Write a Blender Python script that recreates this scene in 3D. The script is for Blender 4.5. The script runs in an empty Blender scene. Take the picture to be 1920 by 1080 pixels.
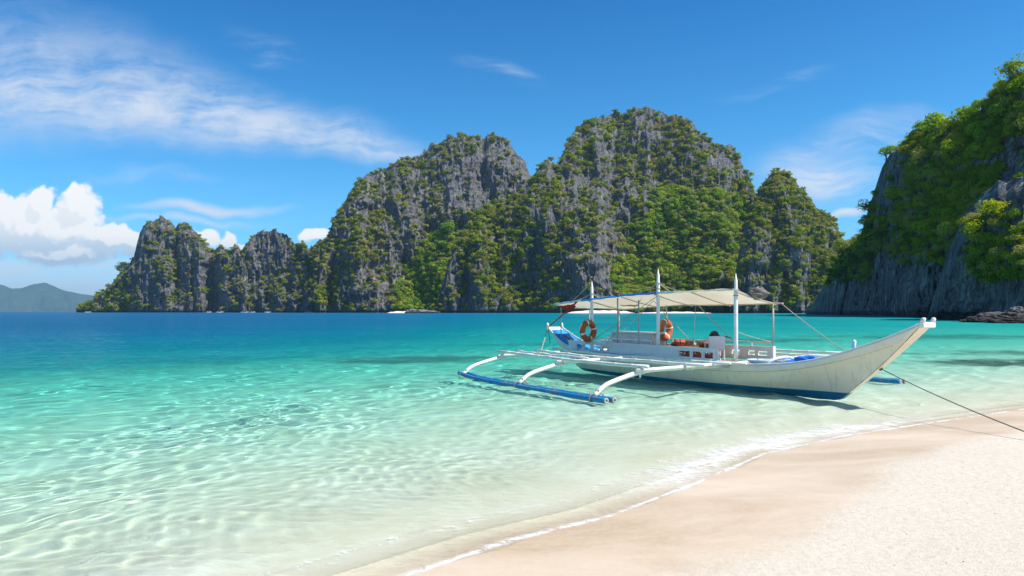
import bpy, math, random
import numpy as np
from mathutils import Vector, Matrix

# ------------------------------------------------------------------ camera, sky, sun, exposure
scene = bpy.context.scene
COL = scene.collection
H = 1.8                      # eye height above the sea
F = 26.0 / 36.0 * 1920.0     # focal length in pixels of the photograph
HZ = 584.0                   # row of the horizon
cam_d = bpy.data.cameras.new('camera')
cam = bpy.data.objects.new('camera', cam_d)
COL.objects.link(cam)
cam.location = (0, 0, H)
cam.rotation_euler = (math.radians(90), 0, 0)
cam_d.lens = 26.0
cam_d.sensor_width = 36.0
cam_d.shift_y = (HZ - 540.0) / 1920.0
cam_d.clip_start = 0.1
cam_d.clip_end = 60000
scene.camera = cam

SUN_EL = math.radians(54)
SUN_DIR = Vector((0.945 * math.cos(SUN_EL), -0.327 * math.cos(SUN_EL), math.sin(SUN_EL))).normalized()
sun_d = bpy.data.lights.new('sun', 'SUN')
sun_d.energy = 5.0
sun_d.angle = math.radians(0.53)
sun_d.color = (1.0, 0.955, 0.89)
sun = bpy.data.objects.new('sun', sun_d)
COL.objects.link(sun)
sun.rotation_euler = SUN_DIR.to_track_quat('Z', 'Y').to_euler()
sun.location = (60, -20, 80)
sun_d.cycles.is_caustics_light = True

scene.view_settings.view_transform = 'Standard'
scene.view_settings.look = 'None'
scene.view_settings.exposure = 0.5
scene.view_settings.gamma = 1.0
scene.render.engine = 'CYCLES'
scene.cycles.max_bounces = 6
scene.cycles.diffuse_bounces = 3
scene.cycles.glossy_bounces = 2
scene.cycles.transmission_bounces = 5


# ------------------------------------------------------------------ node helper
class NT:
    def __init__(self, tree):
        self.t = tree
        self.n = tree.nodes
        self.l = tree.links

    def new(self, typ, **kw):
        n = self.n.new(typ)
        for k, v in kw.items():
            setattr(n, k, v)
        return n

    def put(self, sock, v):
        if isinstance(v, bpy.types.NodeSocket):
            self.l.new(v, sock)
        elif v is not None:
            try:
                sock.default_value = v
            except Exception:
                sock.default_value = (*v, 1.0)

    def math(self, op, a, b=None, c=None, clamp=False):
        n = self.new('ShaderNodeMath', operation=op, use_clamp=clamp)
        self.put(n.inputs[0], a)
        if b is not None:
            self.put(n.inputs[1], b)
        if c is not None:
            self.put(n.inputs[2], c)
        return n.outputs[0]

    def vmath(self, op, a, b=None):
        n = self.new('ShaderNodeVectorMath', operation=op)
        self.put(n.inputs[0], a)
        if b is not None:
            if op == 'SCALE':
                self.put(n.inputs[3], b)
            else:
                self.put(n.inputs[1], b)
        return n.outputs['Value'] if op in ('DOT_PRODUCT', 'LENGTH', 'DISTANCE') else n.outputs[0]

    def noise(self, vec, scale, detail=4, rough=0.55, dist=0.0, typ='FBM', out=0):
        n = self.new('ShaderNodeTexNoise')
        try:
            n.noise_type = typ
        except Exception:
            pass
        self.put(n.inputs['Vector'], vec)
        n.inputs['Scale'].default_value = scale
        n.inputs['Detail'].default_value = detail
        n.inputs['Roughness'].default_value = rough
        n.inputs['Distortion'].default_value = dist
        return n.outputs[out]

    def voronoi(self, vec, scale, feature='F1', out='Distance'):
        n = self.new('ShaderNodeTexVoronoi', feature=feature)
        self.put(n.inputs['Vector'], vec)
        n.inputs['Scale'].default_value = scale
        return n.outputs[out]

    def mapping(self, vec, scale=(1, 1, 1), rot=(0, 0, 0), loc=(0, 0, 0)):
        n = self.new('ShaderNodeMapping')
        self.put(n.inputs[0], vec)
        n.inputs['Location'].default_value = loc
        n.inputs['Rotation'].default_value = rot
        n.inputs['Scale'].default_value = scale
        return n.outputs[0]

    def mapr(self, v, a, b, c=0.0, d=1.0, smooth=False):
        n = self.new('ShaderNodeMapRange')
        if smooth:
            n.interpolation_type = 'SMOOTHSTEP'
        self.put(n.inputs[0], v)
        for i, x in enumerate((a, b, c, d)):
            self.put(n.inputs[i + 1], x)
        return n.outputs[0]

    def ramp(self, fac, stops, interp='LINEAR'):
        n = self.new('ShaderNodeValToRGB')
        cr = n.color_ramp
        cr.interpolation = interp
        while len(cr.elements) > 1:
            cr.elements.remove(cr.elements[-1])
        cr.elements[0].position = stops[0][0]
        cr.elements[0].color = (*stops[0][1], 1)
        for p, c in stops[1:]:
            e = cr.elements.new(p)
            e.color = (*c, 1)
        self.put(n.inputs[0], fac)
        return n.outputs[0]

    def mix(self, fac, a, b, blend='MIX'):
        n = self.new('ShaderNodeMix', data_type='RGBA', blend_type=blend)
        self.put(n.inputs[0], fac)
        for s, v in ((n.inputs[6], a), (n.inputs[7], b)):
            if isinstance(v, (tuple, list)) and len(v) == 3:
                v = (*v, 1.0)
            self.put(s, v)
        return n.outputs[2]

    def bump(self, height, strength=0.5, dist=0.1, normal=None):
        n = self.new('ShaderNodeBump')
        n.inputs['Strength'].default_value = strength
        n.inputs['Distance'].default_value = dist
        self.put(n.inputs['Height'], height)
        if normal is not None:
            self.put(n.inputs['Normal'], normal)
        return n.outputs[0]


def new_mat(name):
    m = bpy.data.materials.new(name)
    m.use_nodes = True
    m.node_tree.nodes.clear()
    nt = NT(m.node_tree)
    out = nt.new('ShaderNodeOutputMaterial')
    return m, nt, out


def coord(nt, which='Object'):
    return nt.new('ShaderNodeTexCoord').outputs[which]


def wpos(nt):
    return nt.new('ShaderNodeNewGeometry').outputs['Position']


def principled(nt, out, color, rough=0.6, normal=None, spec=0.5, metallic=0.0):
    b = nt.new('ShaderNodeBsdfPrincipled')
    nt.put(b.inputs['Base Color'], color if isinstance(color, bpy.types.NodeSocket) else (*color, 1.0))
    nt.put(b.inputs['Roughness'], rough)
    b.inputs['Specular IOR Level'].default_value = spec
    b.inputs['Metallic'].default_value = metallic
    if normal is not None:
        nt.put(b.inputs['Normal'], normal)
    nt.l.new(b.outputs[0], out.inputs['Surface'])
    return b


# ------------------------------------------------------------------ world
world = bpy.data.worlds.new('World')
scene.world = world
world.use_nodes = True
nt = NT(world.node_tree)
world.node_tree.nodes.clear()
SKY_K = 0.095
sky = nt.new('ShaderNodeTexSky', sky_type='NISHITA')
sky.sun_disc = False
sky.sun_elevation = SUN_EL
sky.sun_rotation = math.atan2(SUN_DIR.x, SUN_DIR.y)
sky.air_density = 1.0
sky.dust_density = 0.2
sky.ozone_density = 3.0
gen = nt.new('ShaderNodeTexCoord').outputs['Generated']
sep = nt.new('ShaderNodeSeparateXYZ')
nt.put(sep.inputs[0], gen)
dx, dy, dz = sep.outputs
# saturate the air colour the way the photograph's polarised sky is
el = nt.math('MAXIMUM', dz, 0.0)
tint = nt.ramp(el, [(0.0, (0.50, 1.05, 1.80)), (0.06, (0.40, 0.95, 1.42)), (0.14, (0.34, 0.93, 1.28)), (0.25, (0.21, 0.83, 1.20)), (0.40, (0.09, 0.64, 1.08)), (1.0, (0.04, 0.5, 1.0))])
skyc = nt.mix(1.0, sky.outputs[0], tint, 'MULTIPLY')

# cloud coordinates: slopes on the front half of the sky
yy = nt.math('MAXIMUM', nt.math('ABSOLUTE', dy), 0.08)
U = nt.math('DIVIDE', dx, yy)
V = nt.math('DIVIDE', dz, yy)
back = nt.mapr(dy, -0.05, 0.12, 0, 1)
uv = nt.new('ShaderNodeCombineXYZ')
nt.put(uv.inputs[0], U)
nt.put(uv.inputs[1], V)
nt.put(uv.inputs[2], nt.math('MULTIPLY', dy, 0.3))
uv = uv.outputs[0]


def pxu(px):
    return (px - 960) / F


def pyv(py):
    return (HZ - py) / F


def blob(cu, cv, a, b, vec, ang=0.0):
    """1 in the middle of an ellipse, 0 on its edge, negative outside"""
    s = nt.vmath('SUBTRACT', vec, (cu, cv, 0))
    s = nt.mapping(s, scale=(1, 1, 1), rot=(0, 0, -ang))
    s = nt.vmath('MULTIPLY', s, (1 / a, 1 / b, 0))
    return nt.math('SUBTRACT', 1.0, nt.vmath('LENGTH', s))


# cirrus: a long fibrous band falling to the right, and thin wisps
warp = nt.noise(uv, 4.0, 3, 0.6, out=1)
cuv = nt.vmath('ADD', uv, nt.vmath('SCALE', nt.vmath('SUBTRACT', warp, (0.5, 0.5, 0.5)), 0.10))
cs = nt.new('ShaderNodeSeparateXYZ')
nt.put(cs.inputs[0], cuv)
cU, cV = cs.outputs[0], cs.outputs[1]
cl = nt.new('ShaderNodeFloatCurve')
pts = [(-0.9, 0.325), (-0.70, 0.312), (-0.476, 0.283), (-0.33, 0.255), (-0.187, 0.222), (-0.10, 0.203), (0.1, 0.16)]
un = nt.mapr(cU, -0.9, 0.1, 0, 1)
cmap = cl.mapping.curves[0]
vals = [((u + 0.9), v) for u, v in pts]
cmap.points[0].location = (vals[0][0], vals[0][1])
cmap.points[1].location = (vals[-1][0], vals[-1][1])
for u, v in vals[1:-1]:
    cmap.points.new(u, v)
cl.mapping.update()
nt.put(cl.inputs['Value'], un)
dv = nt.math('SUBTRACT', cV, cl.outputs[0])
wid = nt.mapr(cU, -0.70, -0.11, 0.105, 0.018)
up = nt.mapr(nt.math('DIVIDE', dv, wid), -0.3, 1.5, 1, 0, True)
lo = nt.mapr(nt.math('DIVIDE', dv, wid), -1.15, -0.2, 0, 1, True)
band = nt.math('MULTIPLY', up, lo)
band = nt.math('MULTIPLY', band, nt.mapr(cU, -0.20, -0.085, 1, 0, True))
band = nt.math('MULTIPLY', band, nt.mapr(cU, -1.6, -0.8, 0, 1, True))
fib = nt.noise(nt.mapping(cuv, scale=(3.4, 19, 1), rot=(0, 0, 0.20)), 1.0, 7, 0.70)
fib2 = nt.noise(nt.mapping(cuv, scale=(11, 13, 1), rot=(0, 0, 0.6), loc=(4, 2, 0)), 1.0, 4, 0.65)
fb = nt.math('ADD', nt.math('MULTIPLY', fib, 0.65), nt.math('MULTIPLY', fib2, 0.35))
cir = nt.math('MULTIPLY', band, nt.mapr(fb, 0.36, 0.64, 0.10, 1.0, True))


wf = [nt.noise(nt.mapping(cuv, scale=(5, 30, 1), rot=(0, 0, r_)), 1.0, 5, 0.62) for r_ in (0.2, -0.18)]


def wisp(px, py, a, b, ang, amt, lo_=0.42, hi_=0.68):
    m_ = nt.mapr(blob(pxu(px), pyv(py), a / F, b / F, cuv, ang), 0.0, 1.0, 0, 1, True)
    f_ = wf[0 if ang < 0.03 else 1]
    return nt.math('MULTIPLY', nt.math('MULTIPLY', m_, nt.mapr(f_, lo_, hi_, 0, 1, True)), amt)


for a_ in ((500, 95, 150, 60, -0.2, 0.30), (60, 120, 420, 130, -0.2, 0.30), (950, 140, 110, 26, -0.22, 0.45, 0.36, 0.66), (1450, 152, 130, 22, 0.25, 0.35, 0.36, 0.62),
           (1540, 325, 190, 80, -0.15, 1.0, 0.28, 0.62), (1500, 275, 130, 26, 0.2, 0.7), (1640, 250, 240, 55, 0.15, 0.6, 0.34, 0.7), (1590, 404, 70, 12, 0.0, 1.1, 0.2, 0.5), (380, 392, 190, 15, 0.02, 0.9, 0.25, 0.5),
           (330, 415, 230, 12, 0.02, 0.6, 0.3, 0.55), (100, 212, 130, 14, -0.1, 0.4), (240, 232, 90, 10, -0.15, 0.5), (300, 330, 260, 30, -0.05, 0.25)):
    cir = nt.math('MAXIMUM', cir, wisp(*a_))
# scattered thin cloud over the rest of the sky, as in the part in view
gc = nt.noise(nt.mapping(gen, scale=(2.0, 6.0, 5.0)), 1.0, 4, 0.6)
rest = nt.math('MAXIMUM', nt.mapr(nt.math('ABSOLUTE', U), 0.75, 1.0, 0, 1), nt.math('SUBTRACT', 1.0, back))
gcm = nt.math('MULTIPLY', nt.math('MULTIPLY', nt.mapr(gc, 0.5, 0.75, 0, 0.55, True), rest), nt.mapr(dz, 0.0, 0.1, 0, 1))
cir = nt.math('MAXIMUM', nt.math('MULTIPLY', cir, back), gcm)
cirrus = nt.mix(nt.math('MULTIPLY', cir, 0.95), nt.vmath('SCALE', skyc, SKY_K), (0.52, 0.57, 0.65))


# cumulus low on the left
def cumulus(vec):
    w = nt.noise(vec, 13.0, 3, 0.6, out=1)
    v2 = nt.vmath('ADD', vec, nt.vmath('MULTIPLY', nt.vmath('SUBTRACT', w, (0.5, 0.5, 0.5)), (0.06, 0.05, 0)))
    f = None
    for (px, py, a, b) in ((-60, 430, 150, 90), (40, 420, 75, 76), (75, 385, 50, 45), (150, 385, 48, 52), (120, 430, 105, 62), (205, 452, 70, 40), (255, 452, 40, 26), (280, 475, 60, 30), (-200, 440, 160, 60),
                           (395, 448, 42, 22), (440, 456, 26, 24), (583, 440, 38, 17), (130, 478, 150, 34), (345, 468, 60, 22), (500, 470, 80, 14)):
        e = blob(pxu(px), pyv(py), a / F, b / F, v2)
        f = e if f is None else nt.math('SMOOTH_MAX', f, e, 0.10)
    pn = nt.voronoi(v2, 44.0, 'F1')
    pn2 = nt.voronoi(nt.vmath('ADD', v2, (0.3, 0.1, 0)), 95.0, 'F1')
    f = nt.math('ADD', f, nt.math('ADD', nt.mapr(pn, 0.0, 0.7, 0.13, -0.11), nt.mapr(pn2, 0.0, 0.7, 0.07, -0.07)))
    return nt.math('ADD', f, nt.math('MULTIPLY', nt.math('SUBTRACT', nt.noise(vec, 34.0, 6, 0.68), 0.5), 0.42))


c0 = cumulus(uv)
c1 = cumulus(nt.vmath('ADD', uv, (0.010, 0.014, 0)))
mask = nt.math('MULTIPLY', nt.mapr(c0, 0.05, 0.30, 0, 1, True), back)
mask = nt.math('MULTIPLY', mask, nt.mapr(nt.math('ADD', V, nt.math('MULTIPLY', nt.math('SUBTRACT', fib2, 0.5), 0.05)), pyv(512), pyv(486), 0, 1, True))
lit = nt.mapr(nt.math('SUBTRACT', c0, c1), -0.10, 0.20, 0, 1, True)
hgt = nt.mapr(V, pyv(505), pyv(400), 0, 1, True)
lit = nt.math('ADD', nt.math('MULTIPLY', lit, 0.42), nt.math('MULTIPLY', hgt, 0.70), clamp=True)
cc = nt.ramp(lit, [(0.0, (0.30, 0.42, 0.56)), (0.35, (0.46, 0.55, 0.64)), (0.65, (0.63, 0.66, 0.69)), (0.9, (0.74, 0.74, 0.74))])
# layered streaks under it
st = nt.noise(nt.mapping(uv, scale=(4, 60, 1)), 1.0, 4, 0.6)
stm = nt.math('MULTIPLY', nt.mapr(st, 0.32, 0.56, 0.15, 1, True), nt.mapr(U, pxu(500), pxu(200), 0, 1, True))
stm = nt.math('MULTIPLY', stm, nt.mapr(V, pyv(470), pyv(505), 0, 1, True))
stm = nt.math('MULTIPLY', stm, nt.mapr(V, pyv(586), pyv(550), 0.4, 1, True))
withst = nt.mix(nt.math('MULTIPLY', nt.math('MULTIPLY', stm, back), 0.85), cirrus, (0.52, 0.59, 0.66))
fin = nt.mix(mask, withst, cc)
# below the horizon: sea-coloured
fin = nt.mix(nt.mapr(dz, -0.02, 0.0, 1, 0), fin, (0.10, 0.25, 0.32))
bg = nt.new('ShaderNodeBackground')
bg.inputs[1].default_value = 1.0
nt.l.new(fin, bg.inputs[0])
wo = nt.new('ShaderNodeOutputWorld')
nt.l.new(bg.outputs[0], wo.inputs[0])
world.cycles.sampling_method = 'MANUAL'
world.cycles.sample_map_resolution = 256


# ------------------------------------------------------------------ numpy noise
_rng = np.random.RandomState(7)
_perm = _rng.permutation(256).astype(np.int64)
_perm = np.concatenate([_perm, _perm, _perm])
_val = _rng.rand(256) * 2 - 1


def vnoise(x, y, z):
    x, y, z = np.broadcast_arrays(np.asarray(x, float), np.asarray(y, float), np.asarray(z, float))
    xi = np.floor(x).astype(np.int64)
    yi = np.floor(y).astype(np.int64)
    zi = np.floor(z).astype(np.int64)
    fx, fy, fz = x - xi, y - yi, z - zi
    u = fx * fx * fx * (fx * (fx * 6 - 15) + 10)
    v = fy * fy * fy * (fy * (fy * 6 - 15) + 10)
    w = fz * fz * fz * (fz * (fz * 6 - 15) + 10)
    xi &= 255
    yi &= 255
    zi &= 255
    x1, y1, z1 = (xi + 1) & 255, (yi + 1) & 255, (zi + 1) & 255

    def g(a, b, c):
        return _val[_perm[_perm[_perm[a] + b] + c]]
    a = g(xi, yi, zi) * (1 - u) + g(x1, yi, zi) * u
    b = g(xi, y1, zi) * (1 - u) + g(x1, y1, zi) * u
    c = g(xi, yi, z1) * (1 - u) + g(x1, yi, z1) * u
    d = g(xi, y1, z1) * (1 - u) + g(x1, y1, z1) * u
    return (a * (1 - v) + b * v) * (1 - w) + (c * (1 - v) + d * v) * w


def fbm(x, y, z, octv=4, gain=0.5, lac=2.03):
    s = 0.0
    a = 1.0
    t = 0.0
    for i in range(octv):
        s = s + a * vnoise(x + 17.3 * i, y + 5.1 * i, z + 9.7 * i)
        t += a
        a *= gain
        x, y, z = x * lac, y * lac, z * lac
    return s / t


def ridged(x, y, z, octv=4, gain=0.55, lac=2.07):
    s = 0.0
    a = 1.0
    t = 0.0
    for i in range(octv):
        n = 1 - np.abs(vnoise(x + 31.3 * i, y + 7.7 * i, z + 3.3 * i)) * 2.0
        s = s + a * n
        t += a
        a *= gain
        x, y, z = x * lac, y * lac, z * lac
    return s / t


# ------------------------------------------------------------------ mesh helpers
def link(o, parent=None):
    COL.objects.link(o)
    if parent is not None:
        o.parent = parent
    return o


def grid_mesh(name, P, wrap=False, flip=False, smooth=True):
    """P: (rows, cols, 3)"""
    r, c = P.shape[:2]
    me = bpy.data.meshes.new(name)
    idx = np.arange(r * c).reshape(r, c)
    a = idx[:-1, :-1].ravel()
    b = idx[:-1, 1:].ravel()
    d = idx[1:, 1:].ravel()
    e = idx[1:, :-1].ravel()
    q = np.stack([a, b, d, e], 1)
    if flip:
        q = q[:, ::-1]
    n = len(q)
    me.vertices.add(r * c)
    me.vertices.foreach_set('co', P.reshape(-1, 3).astype(np.float32).ravel())
    me.loops.add(n * 4)
    me.loops.foreach_set('vertex_index', q.ravel().astype(np.int32))
    me.polygons.add(n)
    me.polygons.foreach_set('loop_start', np.arange(0, n * 4, 4, dtype=np.int32))
    me.polygons.foreach_set('loop_total', np.full(n, 4, dtype=np.int32))
    if smooth:
        me.polygons.foreach_set('use_smooth', np.ones(n, dtype=bool))
    me.update(calc_edges=True)
    return me


def add_attr(me, name, arr):
    at = me.attributes.new(name, 'FLOAT', 'POINT')
    at.data.foreach_set('value', np.asarray(arr, np.float32).ravel())


def tag(o, label=None, cat=None, group=None, kind=None):
    if label:
        o['label'] = label
    if cat:
        o['category'] = cat
    if group:
        o['group'] = group
    if kind:
        o['kind'] = kind
    return o


# ------------------------------------------------------------------ the shore: sand sheet and sea
_sx = np.array([-60, -12.0, -4.0, -0.69, 0.0, 0.89, 2.1, 3.25, 4.99, 9.39, 16, 30, 60, 120])
_sy = np.array([-43, -6.4, 1.4, 5.03, 5.79, 6.5, 7.9, 9.39, 10.8, 13.57, 17.0, 24, 34, 50])


def shore_dist(x, y):
    """signed distance to the water's edge, positive out to sea"""
    px, py = _sx, _sy
    best = np.full(np.shape(x), 1e9)
    sgn = np.ones(np.shape(x))
    for i in range(len(px) - 1):
        ax, ay, bx, by = px[i], py[i], px[i + 1], py[i + 1]
        dx, dy = bx - ax, by - ay
        L2 = dx * dx + dy * dy
        t = ((x - ax) * dx + (y - ay) * dy) / L2
        tc = np.clip(t, 0 if i > 0 else -1e9, 1 if i < len(px) - 2 else 1e9)
        qx, qy = ax + tc * dx, ay + tc * dy
        dd = np.hypot(x - qx, y - qy)
        s = np.sign(dx * (y - ay) - dy * (x - ax))
        m = dd < best
        best = np.where(m, dd, best)
        sgn = np.where(m, s, sgn)
    return best * sgn


def depth_fn(x, y):
    d = shore_dist(x, y)
    dd = np.maximum(d, 0)
    r = np.hypot(x, y)
    ang = x / np.maximum(y, 1.0)
    near = 0.058 * dd + 0.0022 * dd ** 2
    near = np.where(dd < 10, near, 0.80 + 0.105 * (dd - 10))
    # open sea to the left, reef flat to the right
    near = near + np.interp(ang, [-0.9, -0.45, -0.15, 0.05], [1, 0.85, 0.35, 0]) * np.clip(dd - 20, 0, 200) * 0.28
    mx = np.interp(ang, [-0.9, -0.35, -0.12, 0.06, 0.3, 0.6], [22, 20, 13, 7.0, 5.2, 3.2])
    dep = mx * (1 - np.exp(-near / mx * 1.15))
    dep = dep + np.clip(dd - 8, 0, 30) / 30 * 0.25 * fbm(x * 0.07, y * 0.04, 3.0, 3) * np.minimum(dep, 6)
    return np.maximum(dep, 0), d


def sand_z(x, y):
    dep, d = depth_fn(x, y)
    land = np.maximum(-d, 0)
    z = -dep + np.where(d < 0, 0.055 * land + 0.0040 * np.minimum(land, 9) ** 2, 0)
    z = np.where(land > 9, np.minimum(0.82 + (land - 9) * 0.02, 2.5), z)
    z = z + 0.012 * fbm(x * 0.9, y * 0.9, 1.0, 3) * np.clip(np.abs(d) / 0.6, 0.25, 1)
    z = z + 0.028 * fbm(x * 0.35, y * 0.35, 8.0, 2) * np.clip((-d - 0.8) / 1.5, 0, 1)
    # soft ripples on the bottom
    z = z + np.where(d > 0.8, 0.010 * vnoise(x * 1.1 - y * 1.2, (x + y) * 0.25, 4.0), 0)
    return z


_wr = np.random.RandomState(11)
WAVES = []
for i in range(76):
    lam = 0.14 * (1.8 / 0.14) ** (_wr.rand() ** 1.25)
    th = math.radians(128) + _wr.randn() * 0.75
    amp = lam * 0.0045 * (0.6 + 0.8 * _wr.rand())
    WAVES.append((2 * math.pi / lam * math.cos(th), 2 * math.pi / lam * math.sin(th), amp, _wr.rand() * 6.28, lam))


def wave_z(x, y, spacing):
    wx = x + 0.5 * fbm(x * 0.35, y * 0.35, 2.0, 2)
    wy = y + 0.5 * fbm(x * 0.35, y * 0.35, 12.0, 2)
    mod = 0.75 + 0.5 * fbm(x * 0.22, y * 0.22, 21.0, 2)
    z = np.zeros_like(x)
    for kx, ky, a, ph, lam in WAVES:
        fade = np.clip((lam / np.maximum(spacing, 1e-4) - 3.0) / 3.0, 0, 1)
        z += a * fade * np.sin(kx * wx + ky * wy + ph)
    return z * mod

def radii(r0, r1, k):
    n = int(math.log(r1 / r0) / k) + 1
    return r0 * np.exp(np.linspace(0, math.log(r1 / r0), n))


def angles(lo, hi, step):
    return np.linspace(lo, hi, int(round((hi - lo) / step)) + 1)


def polar(R, A):
    rr, aa = np.meshgrid(R, A, indexing='ij')
    return rr * np.sin(aa), rr * np.cos(aa), rr


# sand: one sheet all round the camera, out to the horizon
A = np.concatenate([angles(-math.pi, -0.72, 0.03)[:-1], angles(-0.72, 0.72, 0.0055), angles(0.72, math.pi, 0.03)[1:]])
R = np.concatenate([radii(0.4, 3.0, 0.05)[:-1], radii(3.0, 45, 0.0065)[:-1], radii(45, 30000, 0.05)])
X, Y, RR = polar(R, A)
Z = sand_z(X, Y)
_dep, _d = depth_fn(X, Y)
me = grid_mesh('sand', np.stack([X, Y, Z], -1))
add_attr(me, 'dist', _d)
_reef = np.zeros_like(X)
for (rx, ry, ra, rb_, rs) in ((-3.6, 27.5, 3.6, 2.6, 1.0), (16.5, 24.0, 4.2, 2.2, 1.0), (24, 30, 9, 2.5, 0.8), (-11.5, 31, 3.5, 1.3, 0.7), (13.5, 46, 7, 4.5, 0.9), (-19, 33, 5, 2, 0.6), (3, 41, 8, 2.2, 0.5), (30, 52, 9, 6, 0.8)):
    rx, ry = rx * (1 + 2.6 / ry), ry + 2.6
    q = ((X - rx) / ra) ** 2 + ((Y - ry) / rb_) ** 2
    _reef = np.maximum(_reef, rs * np.clip(1.25 - q + 0.9 * fbm(X * 0.8 + rx, Y * 0.8, 2.0, 4), 0, 1))
add_attr(me, 'reef', _reef)
sand = link(bpy.data.objects.new('beach', me))
tag(sand, 'pale fine coral sand running from the dry beach down under the clear water', kind='structure')
sand.cycles.is_caustics_receiver = True

m, nt, out = new_mat('coral_sand')
p = wpos(nt)
dist = nt.new('ShaderNodeAttribute', attribute_name='dist').outputs['Fac']
n1 = nt.noise(p, 0.7, 4, 0.6)
n2 = nt.noise(p, 18, 6, 0.75)
n3 = nt.noise(p, 90, 3, 0.8)
edge = nt.math('ADD', dist, nt.math('MULTIPLY', nt.math('SUBTRACT', n1, 0.5), 0.9))
wet = nt.mapr(edge, -1.75, -1.20, 0, 1, True)
dry = nt.ramp(n2, [(0.25, (0.53, 0.455, 0.345)), (0.5, (0.635, 0.562, 0.445)), (0.75, (0.70, 0.632, 0.515))])
nw = nt.noise(nt.mapping(p, scale=(0.6, 1.3, 1), rot=(0, 0, -0.6)), 0.55, 5, 0.65, 0.4)
wetc = nt.ramp(nw, [(0.33, (0.46, 0.335, 0.20)), (0.5, (0.58, 0.45, 0.305)), (0.65, (0.66, 0.54, 0.395))])
wetc = nt.mix(nt.mapr(n2, 0.35, 0.7, 0.0, 0.35), wetc, (0.68, 0.57, 0.44))
under = nt.ramp(n1, [(0.3, (0.80, 0.76, 0.55)), (0.7, (0.90, 0.88, 0.70))])
c = nt.mix(wet, dry, wetc)
c = nt.mix(nt.mapr(dist, 0.0, 0.85, 0, 1, True), c, under)
reef = nt.new('ShaderNodeAttribute', attribute_name='reef').outputs['Fac']
c = nt.mix(nt.math('MULTIPLY', reef, nt.mapr(n2, 0.35, 0.6, 0.75, 1.0)), c, (0.045, 0.060, 0.030))
speck = nt.mapr(n3, 0.58, 0.72, 0, 0.38)
c = nt.mix(speck, c, (0.42, 0.32, 0.25))
n4 = nt.noise(p, 7.0, 5, 0.65)
h = nt.math('ADD', nt.math('MULTIPLY', nt.math('ADD', n2, nt.math('MULTIPLY', n4, 1.3)), nt.mapr(wet, 0, 1, 1.0, 0.12)), nt.math('MULTIPLY', n3, nt.mapr(wet, 0, 1, 0.55, 0.15)))
bm_ = nt.bump(h, 0.6, 0.024)
rough = nt.mapr(wet, 0, 1, 0.95, 0.45)
principled(nt, out, c, rough, bm_, 0.3)
me.materials.append(m)

# sea
A = np.concatenate([angles(-1.5, -0.70, 0.03)[:-1], angles(-0.70, 0.70, 0.0034), angles(0.70, 1.5, 0.03)[1:]])
R = np.concatenate([radii(3.6, 45, 0.0034)[:-1], radii(45, 200, 0.012)[:-1], radii(200, 30000, 0.06)])
X, Y, RR = polar(R, A)
_dep, _d = depth_fn(X, Y)
sp = RR * 0.0036
sw = np.clip((_d + 0.2) / 2.0, 0.10, 1.0) * np.interp(_d, [0, 6, 12, 22, 60], [0.85, 1.0, 0.72, 0.62, 1.3])
Z = wave_z(X, Y, sp) * sw
P3 = np.stack([X, Y, Z], -1)
SPLIT = 0.45


fd_ = (_d[:-1, :-1] + _d[1:, 1:]) * 0.5


def sub_grid(name, mask):
    """the faces of the sea grid where mask holds"""
    r, c = X.shape
    idx = np.arange(r * c).reshape(r, c)
    q = np.stack([idx[:-1, :-1][mask], idx[:-1, 1:][mask], idx[1:, 1:][mask], idx[1:, :-1][mask]], 1)
    used, inv = np.unique(q, return_inverse=True)
    n = len(q)
    mm = bpy.data.meshes.new(name)
    mm.vertices.add(len(used))
    mm.vertices.foreach_set('co', P3.reshape(-1, 3)[used].astype(np.float32).ravel())
    mm.loops.add(n * 4)
    mm.loops.foreach_set('vertex_index', inv.reshape(-1).astype(np.int32))
    mm.polygons.add(n)
    mm.polygons.foreach_set('loop_start', np.arange(0, n * 4, 4, dtype=np.int32))
    mm.polygons.foreach_set('loop_total', np.full(n, 4, dtype=np.int32))
    mm.polygons.foreach_set('use_smooth', np.ones(n, dtype=bool))
    mm.update(calc_edges=True)
    add_attr(mm, 'depth', _dep.ravel()[used])
    add_attr(mm, 'dist', _d.ravel()[used])
    return mm


me = sub_grid('sea', fd_ > SPLIT)
sea = link(bpy.data.objects.new('sea', me))
tag(sea, 'clear turquoise sea deepening to blue away from the beach', kind='structure')
sea.cycles.is_caustics_caster = True
me_sw = sub_grid('shore_wash', (fd_ <= SPLIT) & (fd_ > -1.2))
wash = link(bpy.data.objects.new('shore_wash', me_sw))
tag(wash, 'thin transparent wash of water with foam at the edge of the sand', kind='structure')


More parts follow.
